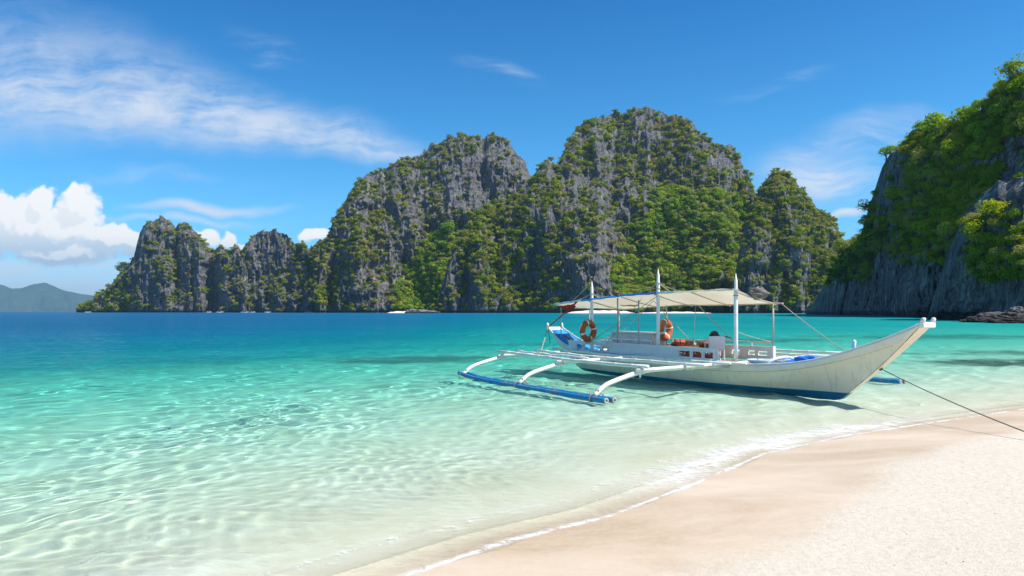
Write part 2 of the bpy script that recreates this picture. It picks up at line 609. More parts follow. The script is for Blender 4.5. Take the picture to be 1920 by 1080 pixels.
def water_material(name, film_only):
    m, nt, out = new_mat(name)
    dep = nt.new('ShaderNodeAttribute', attribute_name='depth').outputs['Fac']
    dist = nt.new('ShaderNodeAttribute', attribute_name='dist').outputs['Fac']
    p = wpos(nt)
    k = nt.math('MULTIPLY', dep, -1.0)
    comb = nt.new('ShaderNodeCombineColor')
    for i, a in enumerate((0.66, 0.08, 0.095)):
        nt.put(comb.inputs[i], nt.math('EXPONENT', nt.math('MULTIPLY', k, a)))
    refr = nt.new('ShaderNodeBsdfRefraction')
    nt.put(refr.inputs['Color'], comb.outputs[0])
    refr.inputs['IOR'].default_value = 1.33
    refr.inputs['Roughness'].default_value = 0.0
    film = nt.new('ShaderNodeBsdfTransparent')
    film.inputs[0].default_value = (0.97, 0.99, 0.98, 1)
    edge = film if film_only else refr
    # small ripples carried by the reflection only
    rn = nt.noise(nt.mapping(p, scale=(1, 1, 0), rot=(0, 0, 0.6)), 2.6, 5, 0.68, 0.8)
    rn2 = nt.noise(nt.mapping(p, scale=(0.45, 1.0, 0), rot=(0, 0, 0.5)), 0.8, 6, 0.7, 0.6)
    rh = nt.math('ADD', nt.math('MULTIPLY', rn, 0.35), rn2)
    rb = nt.bump(rh, 0.9, 0.28)
    glo = nt.new('ShaderNodeBsdfGlossy')
    glo.inputs['Roughness'].default_value = 0.05
    nt.put(glo.inputs['Normal'], rb)
    # light scattered back by the water itself
    patch = nt.noise(nt.mapping(p, scale=(0.5, 1.0, 0)), 0.035, 4, 0.6)
    d2 = nt.math('ADD', dep, nt.math('MULTIPLY', nt.math('SUBTRACT', patch, 0.5), nt.math('MULTIPLY', dep, 0.9)))
    bodyc = nt.ramp(nt.math('DIVIDE', d2, 20.0), [(0, (0.30, 0.62, 0.48)), (0.06, (0.13, 0.56, 0.45)), (0.14, (0.025, 0.42, 0.44)), (0.30, (0.004, 0.25, 0.33)), (0.55, (0.005, 0.155, 0.275)), (1, (0.010, 0.105, 0.225))])
    chop = nt.mapr(rn2, 0.35, 0.65, 0.80, 1.15)
    dif = nt.new('ShaderNodeBsdfDiffuse')
    nt.put(dif.inputs['Color'], bodyc)
    nt.put(dif.inputs['Normal'], nt.bump(rh, 1.0, 0.55))
    mx = nt.new('ShaderNodeMixShader')
    nt.put(mx.inputs[0], nt.math('SUBTRACT', 1.0, nt.math('EXPONENT', nt.math('MULTIPLY', k, 0.17))))
    nt.l.new(edge.outputs[0], mx.inputs[1])
    nt.l.new(dif.outputs[0], mx.inputs[2])
    fr = nt.new('ShaderNodeFresnel')
    fr.inputs['IOR'].default_value = 1.33
    nt.put(fr.inputs['Normal'], rb)
    mx2 = nt.new('ShaderNodeMixShader')
    nt.put(mx2.inputs[0], nt.math('MINIMUM', nt.math('MULTIPLY', fr.outputs[0], 0.65), 0.17))
    nt.l.new(mx.outputs[0], mx2.inputs[1])
    nt.l.new(glo.outputs[0], mx2.inputs[2])
    # foam: a broken white line at the edge and lacy remains of the last small breaker
    fn = nt.noise(p, 1.1, 5, 0.6, 0.3)
    fn2 = nt.noise(nt.mapping(p, scale=(1, 1.5, 1), rot=(0, 0, -0.6)), 7.0, 7, 0.78, 0.9)
    fd = nt.math('ADD', dist, nt.math('MULTIPLY', nt.math('SUBTRACT', fn, 0.5), 0.9))
    l1 = nt.math('SUBTRACT', 1.0, nt.math('ABSOLUTE', nt.math('DIVIDE', nt.math('SUBTRACT', dist, 0.03), nt.mapr(fn, 0.3, 0.7, 0.015, 0.11))), clamp=True)
    l1 = nt.math('MULTIPLY', l1, nt.mapr(fn2, 0.38, 0.60, 0.0, 1.0))
    sx = nt.new('ShaderNodeSeparateXYZ')
    nt.put(sx.inputs[0], p)
    brk = nt.math('MULTIPLY', nt.mapr(sx.outputs[0], 0.8, 2.2, 0, 1, True), nt.mapr(sx.outputs[0], 8.0, 5.0, 0, 1, True))
    l2 = nt.math('SUBTRACT', 1.0, nt.math('ABSOLUTE', nt.math('DIVIDE', nt.math('SUBTRACT', fd, 0.40), 0.36)), clamp=True)
    l2 = nt.math('MULTIPLY', nt.math('MULTIPLY', l2, brk), nt.mapr(fn2, 0.34, 0.64, 0.0, 0.95))
    l3 = nt.math('SUBTRACT', 1.0, nt.math('ABSOLUTE', nt.math('DIVIDE', nt.math('SUBTRACT', fd, 0.75), 0.10)), clamp=True)
    l3 = nt.math('MULTIPLY', l3, nt.mapr(fn2, 0.50, 0.66, 0.0, 0.55))
    foam = nt.math('MINIMUM', nt.math('MAXIMUM', nt.math('MAXIMUM', l1, l2), l3), 0.92)
    fo = nt.new('ShaderNodeBsdfDiffuse')
    fo.inputs[0].default_value = (0.86, 0.87, 0.86, 1)
    mx3 = nt.new('ShaderNodeMixShader')
    nt.put(mx3.inputs[0], foam)
    nt.l.new(mx2.outputs[0], mx3.inputs[1])
    nt.l.new(fo.outputs[0], mx3.inputs[2])
    nt.l.new(mx3.outputs[0], out.inputs['Surface'])
    return m


me.materials.append(water_material('sea_water', False))
me_sw.materials.append(water_material('shore_film', True))


# coral grit lying on the dry sand
C_GRIT = bpy.data.collections.new('grit_kinds')
for _s in range(4):
    _r = np.random.RandomState(_s)
    _v = [(1, 0, 0.1), (-0.2, 0.8, 0), (-0.9, -0.2, 0.1), (0.1, -0.7, 0), (0, 0.1, 0.55), (0, 0, -0.3)]
    _v = [(a + _r.randn() * 0.12, b + _r.randn() * 0.12, c + _r.randn() * 0.06) for a, b, c in _v]
    _m = bpy.data.meshes.new('grit')
    _m.from_pydata(_v, [], [(0, 1, 4), (1, 2, 4), (2, 3, 4), (3, 0, 4), (1, 0, 5), (2, 1, 5), (3, 2, 5), (0, 3, 5)])
    C_GRIT.objects.link(bpy.data.objects.new('grit', _m))
_gm, nt, out = new_mat('coral_grit')
_rn = nt.new('ShaderNodeObjectInfo').outputs['Random']
principled(nt, out, nt.ramp(_rn, [(0, (0.80, 0.75, 0.68)), (0.6, (0.74, 0.66, 0.56)), (0.85, (0.50, 0.38, 0.28)), (0.96, (0.16, 0.11, 0.08))]), 0.9)
for _o in C_GRIT.objects:
    _o.data.materials.append(_gm)

# ------------------------------------------------------------------ rock
def rock_material(name, c_dark, c_mid, c_light, scale=1.0, tan=(0.36, 0.31, 0.24), th=(0.32, 0.47, 0.60, 0.74)):
    m, nt, out = new_mat(name)
    p = wpos(nt)
    k = 1.0 / scale
    pv = nt.mapping(p, scale=(0.30 * k, 0.30 * k, 0.085 * k))
    pf = nt.mapping(p, scale=(1.1 * k, 1.1 * k, 0.38 * k))
    n1 = nt.noise(pv, 1.0, 6, 0.74, 0.6)
    n2 = nt.noise(pf, 1.0, 5, 0.7, 0.4)
    n3 = nt.noise(p, 0.012 * k, 3, 0.6)
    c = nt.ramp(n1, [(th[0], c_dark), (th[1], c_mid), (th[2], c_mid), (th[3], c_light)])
    c = nt.mix(nt.mapr(n2, 0.56, 0.40, 0, 0.75), c, c_dark)  # weathering black in the bump hollows, also painting in crevice shade
    c = nt.mix(nt.math('MULTIPLY', nt.mapr(n3, 0.55, 0.68, 0, 0.8, True), nt.mapr(n1, 0.45, 0.65, 0.1, 1)), c, tan)
    # near-black foot, fading out above the waterline
    sz = nt.new('ShaderNodeSeparateXYZ')
    nt.put(sz.inputs[0], p)
    c = nt.mix(nt.mapr(nt.math('ADD', sz.outputs[2], nt.math('MULTIPLY', n2, 1.5)), 1.2, 3.2, 0.85, 0), c, (0.025, 0.025, 0.022))
    vor = nt.voronoi(nt.mapping(p, scale=(0.5 * k, 0.5 * k, 0.12 * k)), 1.0, 'F1')
    h = nt.math('ADD', nt.math('ADD', nt.math('MULTIPLY', n1, 1.0), nt.math('MULTIPLY', n2, 0.6)), nt.math('MULTIPLY', vor, 0.5))
    b = nt.bump(h, 1.0, 2.6 * scale)
    principled(nt, out, c, 0.92, b, 0.15)
    return m


ROCK = rock_material('karst_rock', (0.045, 0.045, 0.050), (0.195, 0.192, 0.195), (0.50, 0.48, 0.45), 2.0, th=(0.34, 0.47, 0.56, 0.69))
ROCK_NEAR = rock_material('cliff_rock', (0.05, 0.05, 0.05), (0.23, 0.225, 0.215), (0.62, 0.59, 0.53), 1.0, (0.42, 0.37, 0.30), (0.38, 0.47, 0.54, 0.64))  # tight ramp: weathering tones plus crevice shade put into the colour


def massif(name, ridge, Dfoot, width, seed, mat, label, step=1.35, amp=1.0, pin=1.0, kind='structure', rows_k=1.0, notch=3.0, bulges=(), sc=None, iso_k=1.0):
    """a steep limestone mass standing in the sea. ridge: outline points (pixel column, pixel row of the crest);
    Dfoot: distance of its foot by column; width: how far the crest lies behind the foot, as a share of its height"""
    rp = np.array(ridge, float)
    c0, c1 = rp[0, 0], rp[-1, 0]
    px = np.linspace(c0, c1, int((c1 - c0) / step) + 1)
    D = np.interp(px, *zip(*Dfoot)) if isinstance(Dfoot, (list, tuple)) else np.full_like(px, Dfoot)
    mpp = D / F
    ry = np.interp(px, rp[:, 0], rp[:, 1])
    lat = (px - 960) / F * D
    sc = sc or np.median(D) / 1000.0
    jag = ridged(lat / (26 * sc) + seed, seed * 1.7, 0, 4, 0.6) - 0.35
    jag2 = ridged(lat / (6.5 * sc) + seed, seed * 0.7, 5, 3, 0.6) - 0.35
    taper = np.clip(np.minimum(px - c0, c1 - px) / 14.0, 0, 1)
    top = (HZ - ry) * mpp + H
    Zr = np.maximum(top + (jag * 5.5 * sc + jag2 * 3.2 * sc) * pin * taper, 1.0)
    nr = max(30, int((HZ - rp[:, 1].min()) / step * rows_k))
    v = np.linspace(0, 1, nr)
    LAT, V = np.meshgrid(lat, v)
    PX = np.meshgrid(px, v)[0]
    ZR = np.meshgrid(Zr, v)[0]
    DD = np.meshgrid(D, v)[0]
    Z = V * (ZR + 2.0) - 2.0
    W = np.meshgrid(width * np.maximum(Zr, 12 * sc) if np.isscalar(width) else np.interp(px, *zip(*width)) * np.maximum(Zr, 12 * sc), v)[0]
    # recession with ledges
    led = 0.12 * vnoise(LAT / (55 * sc) + seed, Z / (48 * sc), seed) + 0.05 * vnoise(LAT / (16 * sc), Z / (17 * sc), seed + 4)
    g = V ** 1.25 + led * np.sin(np.pi * np.clip(V, 0, 1)) ** 0.7
    rec = g * W
    a = amp * sc
    u = LAT / sc
    zz = Z / sc
    but = ridged(u / 115 + seed, zz / 420 + seed, seed * 2.3, 2, 0.5)
    mid = ridged(u / 34 + 0.25 * vnoise(u / 30, zz / 40, seed), zz / 170, seed + 9.0, 3, 0.55)
    gul = ridged(u / 62 + seed * 3, zz / 900, seed + 6.0, 1)
    fine = ridged(u / 10 + 0.4 * vnoise(u / 14, zz / 18, seed + 2), zz / 44, seed + 5.0, 3, 0.6)
    bump3 = fbm(u / 18, zz / 14, seed + 7.0, 3)
    vf = ridged(u / 3.6 + 0.5 * vnoise(u / 6, zz / 8, seed + 3), zz / 17, seed + 1.0, 2, 0.6)
    fadeTop = 0.35 + 0.65 * np.clip((1 - V) / 0.12, 0, 1)
    iso = ridged(u / 16 + seed, zz / 20, seed + 3.0, 3, 0.6)
    out_ = a * (24 * but + 7 * gul + 11 * mid + 6.0 * fine + iso_k * 6.0 * iso + 4.0 * bump3 + 2.2 * vf) * fadeTop
    for (bx, by, bw, bh, ba) in bulges:
        zc = (HZ - by) * np.median(D) / F
        zs = bh * np.median(D) / F
        out_ = out_ + ba * np.exp(-((PX - bx) / bw) ** 2 - ((Z - zc) / zs) ** 2)
    # undercut at the waterline
    nn = notch
    cut = np.where(Z < nn, (1 - np.clip(np.abs(Z - nn * 0.35) / (nn * 0.65), 0, 1) ** 2), 0) * nn * 1.5
    dist_ = DD + rec - out_ + cut
    # pinnacles shift the level of each point a little so crests are ragged in depth too
    PY_ = dist_
    X_ = LAT * (PY_ / DD)
    # keep the crest's outline where it stands in the picture
    Zs = np.where(Z > 0, (Z - H) * (1 + (PY_ / DD - 1) * np.clip(V, 0, 1)) + H, Z)
    Zs = np.maximum(Zs, Z)
    Pf = np.stack([X_, PY_, Zs], -1)
    # back of the mass: four rows down to the sea
    last = Pf[-1]
    rowsb = []
    for t in (0.15, 0.45, 0.8, 1.0):
        q = last.copy()
        q[:, 1] += t * np.maximum(Zr, 10 * sc) * 0.75
        q[:, 2] = last[:, 2] * (1 - t ** 1.5) - 2 * t
        rowsb.append(q)
    P = np.concatenate([Pf, np.stack(rowsb)], 0)
    me = grid_mesh(name, P, smooth=False)
    me.materials.append(mat)
    o = link(bpy.data.objects.new(name, me))
    tag(o, label, kind=kind)
    # normals on the front for planting
    du = np.gradient(Pf, axis=1)
    dvv = np.gradient(Pf, axis=0)
    N = np.cross(du, dvv)
    N /= np.maximum(np.linalg.norm(N, axis=-1, keepdims=True), 1e-9)
    pyv_ = HZ - (Pf[..., 2] - H) * F / Pf[..., 1]
    pxv_ = 960 + Pf[..., 0] * F / Pf[..., 1]
    return dict(P=Pf, N=N, V=V, px=pxv_, py=pyv_, sc=sc, D=DD, o=o, seed=seed, but=but, mid=mid)


# ------------------------------------------------------------------ leaves and crowns
def leaf_material(name, cols, trans=0.35, scale=0.02):
    m, nt, out = new_mat(name)
    rnd = nt.new('ShaderNodeObjectInfo').outputs['Random']
    p = wpos(nt)
    n1 = nt.noise(p, scale, 3, 0.6)
    f = nt.math('ADD', nt.math('MULTIPLY', rnd, 0.85), nt.math('MULTIPLY', n1, 0.5))
    geo = nt.new('ShaderNodeNewGeometry').outputs['Random Per Island']
    f = nt.math('ADD', f, nt.math('MULTIPLY', nt.math('SUBTRACT', geo, 0.5), 0.30))
    n = len(cols)
    c = nt.ramp(f, [(0.10 + 0.95 * i / (n - 1), cc) for i, cc in enumerate(cols)])
    d = nt.new('ShaderNodeBsdfDiffuse')
    t = nt.new('ShaderNodeBsdfTranslucent')
    nt.put(d.inputs[0], c)
    nt.put(t.inputs[0], nt.mix(1.0, c, (1.35, 1.25, 0.5), 'MULTIPLY'))
    mx = nt.new('ShaderNodeMixShader')
    mx.inputs[0].default_value = trans
    nt.l.new(d.outputs[0], mx.inputs[1])
    nt.l.new(t.outputs[0], mx.inputs[2])
    nt.l.new(mx.outputs[0], out.inputs['Surface'])
    return m


LEAF_FAR = leaf_material('scrub_leaves', [(0.055, 0.12, 0.016), (0.13, 0.21, 0.018), (0.24, 0.31, 0.022), (0.32, 0.34, 0.040), (0.26, 0.235, 0.095)])
LEAF_FOREST = leaf_material('forest_leaves', [(0.05, 0.14, 0.014), (0.13, 0.27, 0.014), (0.22, 0.36, 0.018), (0.31, 0.40, 0.03), (0.32, 0.32, 0.09)])
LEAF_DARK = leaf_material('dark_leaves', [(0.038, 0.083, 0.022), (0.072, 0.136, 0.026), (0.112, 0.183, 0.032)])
LEAF_NEAR = leaf_material('cliff_tree_leaves', [(0.07, 0.15, 0.014), (0.19, 0.30, 0.016), (0.33, 0.39, 0.026)], 0.45)
LEAF_PALE = leaf_material('pale_tree_leaves', [(0.20, 0.24, 0.035), (0.31, 0.34, 0.05), (0.40, 0.39, 0.10)])
LEAF_BRIGHT = leaf_material('bright_tree_leaves', [(0.13, 0.27, 0.014), (0.20, 0.36, 0.016), (0.28, 0.40, 0.025)])

mb, nt, out = new_mat('bark')
p = coord(nt)
principled(nt, out, nt.ramp(nt.noise(p, 4, 4), [(0.3, (0.06, 0.045, 0.03)), (0.7, (0.16, 0.13, 0.10))]), 0.9)
BARK = mb


def crown_mesh(name, seed, nleaf, size, mat, lobes=7, flat=0.62, open_=0.0):
    r = np.random.RandomState(seed)
    cen = []
    for i in range(lobes):
        a = r.rand() * 6.283
        q = math.sqrt(r.rand()) * 0.62
        cen.append((q * math.cos(a), q * math.sin(a), (r.rand() - 0.35) * flat * 0.9 * (1 - q * 0.6), 0.30 + 0.24 * r.rand()))
    cen.append((0, 0, 0.0, 0.55))
    cen = np.array(cen)
    w = cen[:, 3] ** 2
    k = r.choice(len(cen), nleaf, p=w / w.sum())
    C = cen[k]
    d = r.randn(nleaf, 3)
    d[:, 2] += 0.35
    d /= np.linalg.norm(d, axis=1, keepdims=True)
    rad = C[:, 3] * (0.80 + 0.30 * r.rand(nleaf) - open_ * r.rand(nleaf))
    pos = C[:, :3] + d * rad[:, None] * np.array([1, 1, flat + 0.18])
    n = d + r.randn(nleaf, 3) * 0.34
    n[:, 2] += 0.25
    n /= np.linalg.norm(n, axis=1, keepdims=True)
    t = np.cross(n, r.randn(nleaf, 3))
    t /= np.linalg.norm(t, axis=1, keepdims=True)
    b = np.cross(n, t)
    s = size * (0.6 + 0.8 * r.rand(nleaf))[:, None]
    v = np.stack([pos - t * s, pos - b * s * 0.62 + n * s * 0.12, pos + t * s, pos + b * s * 0.62 + n * s * 0.12], 1).reshape(-1, 3)
    me = bpy.data.meshes.new(name)
    me.vertices.add(len(v))
    me.vertices.foreach_set('co', v.astype(np.float32).ravel())
    me.loops.add(nleaf * 4)
    me.loops.foreach_set('vertex_index', np.arange(nleaf * 4, dtype=np.int32))
    me.polygons.add(nleaf)
    me.polygons.foreach_set('loop_start', np.arange(0, nleaf * 4, 4, dtype=np.int32))
    me.polygons.foreach_set('loop_total', np.full(nleaf, 4, dtype=np.int32))
    me.update(calc_edges=True)
    me.materials.append(mat)
    return me


def tube_verts(path, rad, seg=8, caps=True):
    """list of 3-D points and radii -> verts, faces of a bent tube"""
    P = [Vector(p) for p in path]
    n = len(P)
    if np.isscalar(rad):
        rad = [rad] * n
    V_, F_ = [], []
    up = None
    for i in range(n):
        d = (P[min(i + 1, n - 1)] - P[max(i - 1, 0)]).normalized()
        if up is None:
            up = d.orthogonal().normalized()
        else:
            up = (up - d * up.dot(d)).normalized()
        s = d.cross(up)
        for j in range(seg):
            a = 2 * math.pi * j / seg
            V_.append(P[i] + (up * math.cos(a) + s * math.sin(a)) * rad[i])
    for i in range(n - 1):
        for j in range(seg):
            k = (j + 1) % seg
            F_.append((i * seg + j, i * seg + k, (i + 1) * seg + k, (i + 1) * seg + j))
    if caps:
        F_.append(tuple(range(seg - 1, -1, -1)))
        F_.append(tuple((n - 1) * seg + j for j in range(seg)))
    return [tuple(v) for v in V_], F_


def mesh_obj(name, verts, faces, mat, parent=None, smooth=True):
    me = bpy.data.meshes.new(name)
    me.from_pydata([tuple(v) for v in verts], [], faces)
    me.update()
    if smooth:
        me.polygons.foreach_set('use_smooth', np.ones(len(me.polygons), dtype=bool))
    if mat:
        me.materials.append(mat)
    return link(bpy.data.objects.new(name, me), parent)


def merge(parts):
    V_, F_ = [], []
    for v, f in parts:
        o = len(V_)
        V_ += list(v)
        F_ += [tuple(i + o for i in q) for q in f]
    return V_, F_


def trunk_parts(seed):
    r = random.Random(seed)
    parts = [tube_verts([(0, 0, -1.25), (0.03, 0.02, -0.7), (0.0, 0.05, -0.25), (0.04, 0, 0.15)], [0.085, 0.065, 0.05, 0.03], 6)]
    for i in range(4):
        a = r.random() * 6.28
        q = 0.45 + 0.2 * r.random()
        z0 = -0.6 + 0.3 * r.random()
        parts.append(tube_verts([(0.01, 0.02, z0), (q * 0.5 * math.cos(a), q * 0.5 * math.sin(a), z0 + 0.28), (q * math.cos(a), q * math.sin(a), z0 + 0.5)], [0.042, 0.028, 0.012], 5))
    return merge(parts)


def scatter_stuff(name, label, pts, rad, crowns, mat_list_seed, squash=(0.75, 1.15)):
    """one mass of shrubs: crown meshes placed on points by geometry nodes"""
    n = len(pts)
    r = np.random.RandomState(mat_list_seed)
    me = bpy.data.meshes.new(name)
    me.vertices.add(n)
    me.vertices.foreach_set('co', np.asarray(pts, np.float32).ravel())
    rot = np.stack([r.randn(n) * 0.18, r.randn(n) * 0.18, r.rand(n) * 6.283], 1)
    scl = np.stack([rad, rad, rad * (squash[0] + (squash[1] - squash[0]) * r.rand(n))], 1)
    for nm, arr in (('rot', rot), ('scl', scl)):
        at = me.attributes.new(nm, 'FLOAT_VECTOR', 'POINT')
        at.data.foreach_set('vector', arr.astype(np.float32).ravel())
    o = link(bpy.data.objects.new(name, me))
    tag(o, label, kind='stuff')
    ng = bpy.data.node_groups.new(name + '_nodes', 'GeometryNodeTree')
    ng.interface.new_socket('Geometry', in_out='INPUT', socket_type='NodeSocketGeometry')
    ng.interface.new_socket('Geometry', in_out='OUTPUT', socket_type='NodeSocketGeometry')
    gi = ng.nodes.new('NodeGroupInput')
    go = ng.nodes.new('NodeGroupOutput')
    iop = ng.nodes.new('GeometryNodeInstanceOnPoints')
    ci = ng.nodes.new('GeometryNodeCollectionInfo')
    ci.inputs['Collection'].default_value = crowns
    ci.inputs['Separate Children'].default_value = True
    ci.inputs['Reset Children'].default_value = True
    iop.inputs['Pick Instance'].default_value = True
    for nm, sock, in (('rot', 'Rotation'), ('scl', 'Scale')):
        na = ng.nodes.new('GeometryNodeInputNamedAttribute')
        na.data_type = 'FLOAT_VECTOR'
        na.inputs['Name'].default_value = nm
        ng.links.new(na.outputs['Attribute'], iop.inputs[sock])
    rv = ng.nodes.new('FunctionNodeRandomValue')
    rv.data_type = 'INT'
    rv.inputs[4].default_value = 0
    rv.inputs[5].default_value = len(crowns.objects) - 1
    ng.links.new(rv.outputs[2], iop.inputs['Instance Index'])
    ng.links.new(gi.outputs[0], iop.inputs['Points'])
    ng.links.new(ci.outputs[0], iop.inputs['Instance'])
    ng.links.new(iop.outputs[0], go.inputs[0])
    md = o.modifiers.new('scatter', 'NODES')
    md.node_group = ng
    return o


def crown_collection(name, seeds, nleaf, size, mat, **kw):
    c = bpy.data.collections.new(name)
    for s in seeds:
        me = crown_mesh('shrub_crown', s, nleaf, size, mat, **kw)
        c.objects.link(bpy.data.objects.new('shrub_crown', me))
    return c


C_SCRUB = crown_collection('scrub_kinds', range(10, 15), 110, 0.17, LEAF_FAR)
C_FOREST = crown_collection('forest_kinds', range(20, 25), 170, 0.145, LEAF_FOREST)
C_CLIFF = crown_collection('cliff_kinds', range(30, 34), 260, 0.105, LEAF_NEAR)


def inpoly(x, y, poly):
    c = np.zeros(np.shape(x), bool)
    n = len(poly)
    for i in range(n):
        x1, y1 = poly[i]
        x2, y2 = poly[(i + 1) % n]
        if y1 == y2:
            continue
        t = ((y1 > y) != (y2 > y)) & (x < (x2 - x1) * (y - y1) / (y2 - y1) + x1)
        c ^= t
    return c


def plant(Mf, n, rmin, rmax, fn, seed, zmin=4.0, push=0.35):
    r = np.random.RandomState(seed)
    P, N = Mf['P'], Mf['N']
    u = P[..., 0] / Mf['sc']
    z = P[..., 2] / Mf['sc']
    low = fbm(u / 34, z / 22, seed + 0.5, 4, 0.6)
    small = fbm(u / 9, z / 7, seed + 3.5, 3, 0.6)
    w = fn(Mf, N[..., 2], low, small)
    w = w * (P[..., 2] > zmin)
    w = np.clip(w, 0, None)
    # area weighting
    w = w.ravel()
    w[~np.isfinite(w)] = 0
    idx = r.choice(len(w), n, p=w / w.sum(), replace=True)
    pts = P.reshape(-1, 3)[idx]
    nn = N.reshape(-1, 3)[idx]
    rad = rmin + (rmax - rmin) * r.rand(n) ** 2.6 * 1.25
    pts = pts + nn * rad[:, None] * push + r.randn(n, 3) * np.array([0.5, 0.5, 0.3]) * Mf['sc']
    return pts, rad, idx


def sm(x, a, b):
    t = np.clip((x - a) / (b - a), 0, 1)
    return t * t * (3 - 2 * t)


def base_cover(Mf, nz, low, small, bias=0.0):
    t = nz * 0.9 + 1.05 * low + 0.42 * small + bias
    return sm(t, 0.22, 0.55) + 0.015


# ---- the land masses, from the farthest
m, nt, out = new_mat('far_hill_forest')
p = wpos(nt)
n1 = nt.noise(p, 0.0035, 7, 0.68)
c = nt.ramp(n1, [(0.35, (0.014, 0.038, 0.022)), (0.6, (0.035, 0.075, 0.036)), (0.75, (0.07, 0.10, 0.05))])
principled(nt, out, c, 0.95, nt.bump(n1, 1.0, 120.0), 0.1)
far = massif('far_hills', [(-420, 560), (-250, 540), (-120, 528), (-60, 545), (-10, 536), (2, 533), (22, 541), (38, 541), (60, 533), (85, 530), (100, 536), (120, 545), (150, 550), (190, 556), (260, 566), (340, 578)], 13000, 2.2, 3.1, m,
             'low forested hills fading blue on the horizon left of the islands', step=3.0, amp=0.35, pin=0.12, notch=0.5)

ISL = massif('limestone_island', [(143, 582), (150, 574), (170, 562), (188, 548), (205, 532), (222, 515), (240, 500), (250, 480), (258, 452), (266, 428), (280, 414), (300, 408), (318, 411), (330, 424), (345, 412), (360, 424), (375, 440), (388, 462), (400, 470),
              (415, 462), (430, 472), (440, 455), (452, 470), (466, 452), (476, 440), (492, 432), (515, 428), (540, 437), (553, 452), (566, 447), (578, 460), (600, 450), (625, 442), (660, 430), (700, 440)],
             [(143, 1380), (700, 1180)], 0.42, 1.3, ROCK, 'long grey limestone island with twin humps, leftmost of the karst masses', bulges=((330, 500, 9, 90, -22), (400, 520, 14, 80, -25), (455, 530, 10, 60, -16)))
MID = massif('limestone_mountain', [(592, 583), (598, 520), (604, 470), (614, 440), (628, 404), (640, 385), (652, 366), (665, 345), (690, 324), (712, 318), (735, 308), (752, 298), (790, 285), (812, 268), (835, 256), (860, 252), (885, 254), (905, 259), (925, 250),
              (942, 257), (960, 277), (970, 292), (985, 303), (994, 325), (1000, 345), (1030, 350), (1080, 350), (1120, 380)],
             1050, [(590, 0.25), (700, 0.5), (1120, 0.5)], 4.7, ROCK, 'broad grey limestone mountain with steep bare right shoulder, standing behind the middle spur', bulges=((665, 480, 16, 60, 20), (780, 520, 50, 70, -26), (905, 330, 14, 60, -14), (620, 540, 10, 70, -15)))
MAIN = massif('limestone_mountain', [(815, 583), (826, 545), (838, 500), (850, 460), (862, 440), (880, 420), (896, 398), (915, 388), (940, 380), (965, 368), (985, 352), (1000, 330), (1012, 310), (1020, 304), (1029, 289), (1036, 300), (1048, 303), (1055, 285), (1063, 265), (1080, 243), (1100, 228),
              (1125, 217), (1150, 213), (1172, 212), (1182, 204), (1205, 200), (1222, 206), (1240, 208), (1270, 213), (1292, 222), (1305, 240), (1320, 254), (1336, 262), (1350, 270), (1370, 272), (1385, 290), (1396, 320), (1408, 340), (1416, 358), (1440, 400), (1500, 480), (1540, 583)],
              900, [(815, 0.30), (1000, 0.5), (1150, 0.75), (1400, 0.6), (1540, 0.5)], 8.2, ROCK, 'tallest limestone mountain with rounded green top and forested hollow below it',
              bulges=((1100, 440, 60, 130, 42), (1150, 560, 30, 50, 20), (1290, 480, 90, 90, -16), (985, 520, 30, 70, -30), (1395, 500, 22, 110, -50), (900, 500, 25, 70, 18)))
PEAK = massif('limestone_peak', [(1372, 583), (1380, 540), (1388, 500), (1396, 455), (1404, 410), (1414, 372), (1424, 350), (1436, 334), (1450, 322), (1465, 317), (1478, 319), (1488, 334), (1500, 348), (1512, 362), (1530, 384), (1548, 398), (1562, 412), (1574, 432), (1580, 452), (1590, 500), (1610, 583)],
              760, 0.45, 12.9, ROCK, 'small pointed limestone peak with scrubby green slopes right of the tallest mountain', notch=2.5, bulges=((1420, 500, 22, 60, 12), (1490, 470, 30, 80, 12)))
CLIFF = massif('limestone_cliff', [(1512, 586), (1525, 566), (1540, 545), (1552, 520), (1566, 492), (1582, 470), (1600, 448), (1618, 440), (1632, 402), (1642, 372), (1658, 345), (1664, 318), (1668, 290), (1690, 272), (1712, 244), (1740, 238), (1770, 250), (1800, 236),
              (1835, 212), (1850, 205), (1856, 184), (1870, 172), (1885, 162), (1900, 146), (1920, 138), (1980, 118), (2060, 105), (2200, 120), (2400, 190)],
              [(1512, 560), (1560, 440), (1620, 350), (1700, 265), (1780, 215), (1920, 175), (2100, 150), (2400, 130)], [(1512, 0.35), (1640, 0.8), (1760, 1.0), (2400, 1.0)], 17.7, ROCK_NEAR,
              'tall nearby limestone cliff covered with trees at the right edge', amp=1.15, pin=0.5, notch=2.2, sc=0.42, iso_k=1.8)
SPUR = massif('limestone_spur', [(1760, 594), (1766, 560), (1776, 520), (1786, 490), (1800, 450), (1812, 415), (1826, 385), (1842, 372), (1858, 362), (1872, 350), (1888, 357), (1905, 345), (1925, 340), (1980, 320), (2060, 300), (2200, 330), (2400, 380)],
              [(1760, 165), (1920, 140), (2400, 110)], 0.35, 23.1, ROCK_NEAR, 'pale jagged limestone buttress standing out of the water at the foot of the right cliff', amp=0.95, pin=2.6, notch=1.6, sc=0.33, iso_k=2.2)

# ---- planting
FOREST_POLY = [(1150, 583), (1140, 500), (1180, 450), (1200, 395), (1250, 350), (1330, 360), (1400, 370), (1412, 420), (1385, 480), (1372, 583)]
HOLLOW_POLY = [(735, 583), (745, 530), (770, 490), (800, 440), (835, 425), (860, 440), (850, 500), (820, 583)]
SPURVEG = [(890, 520), (900, 440), (940, 400), (985, 380), (1010, 420), (985, 470), (950, 520)]


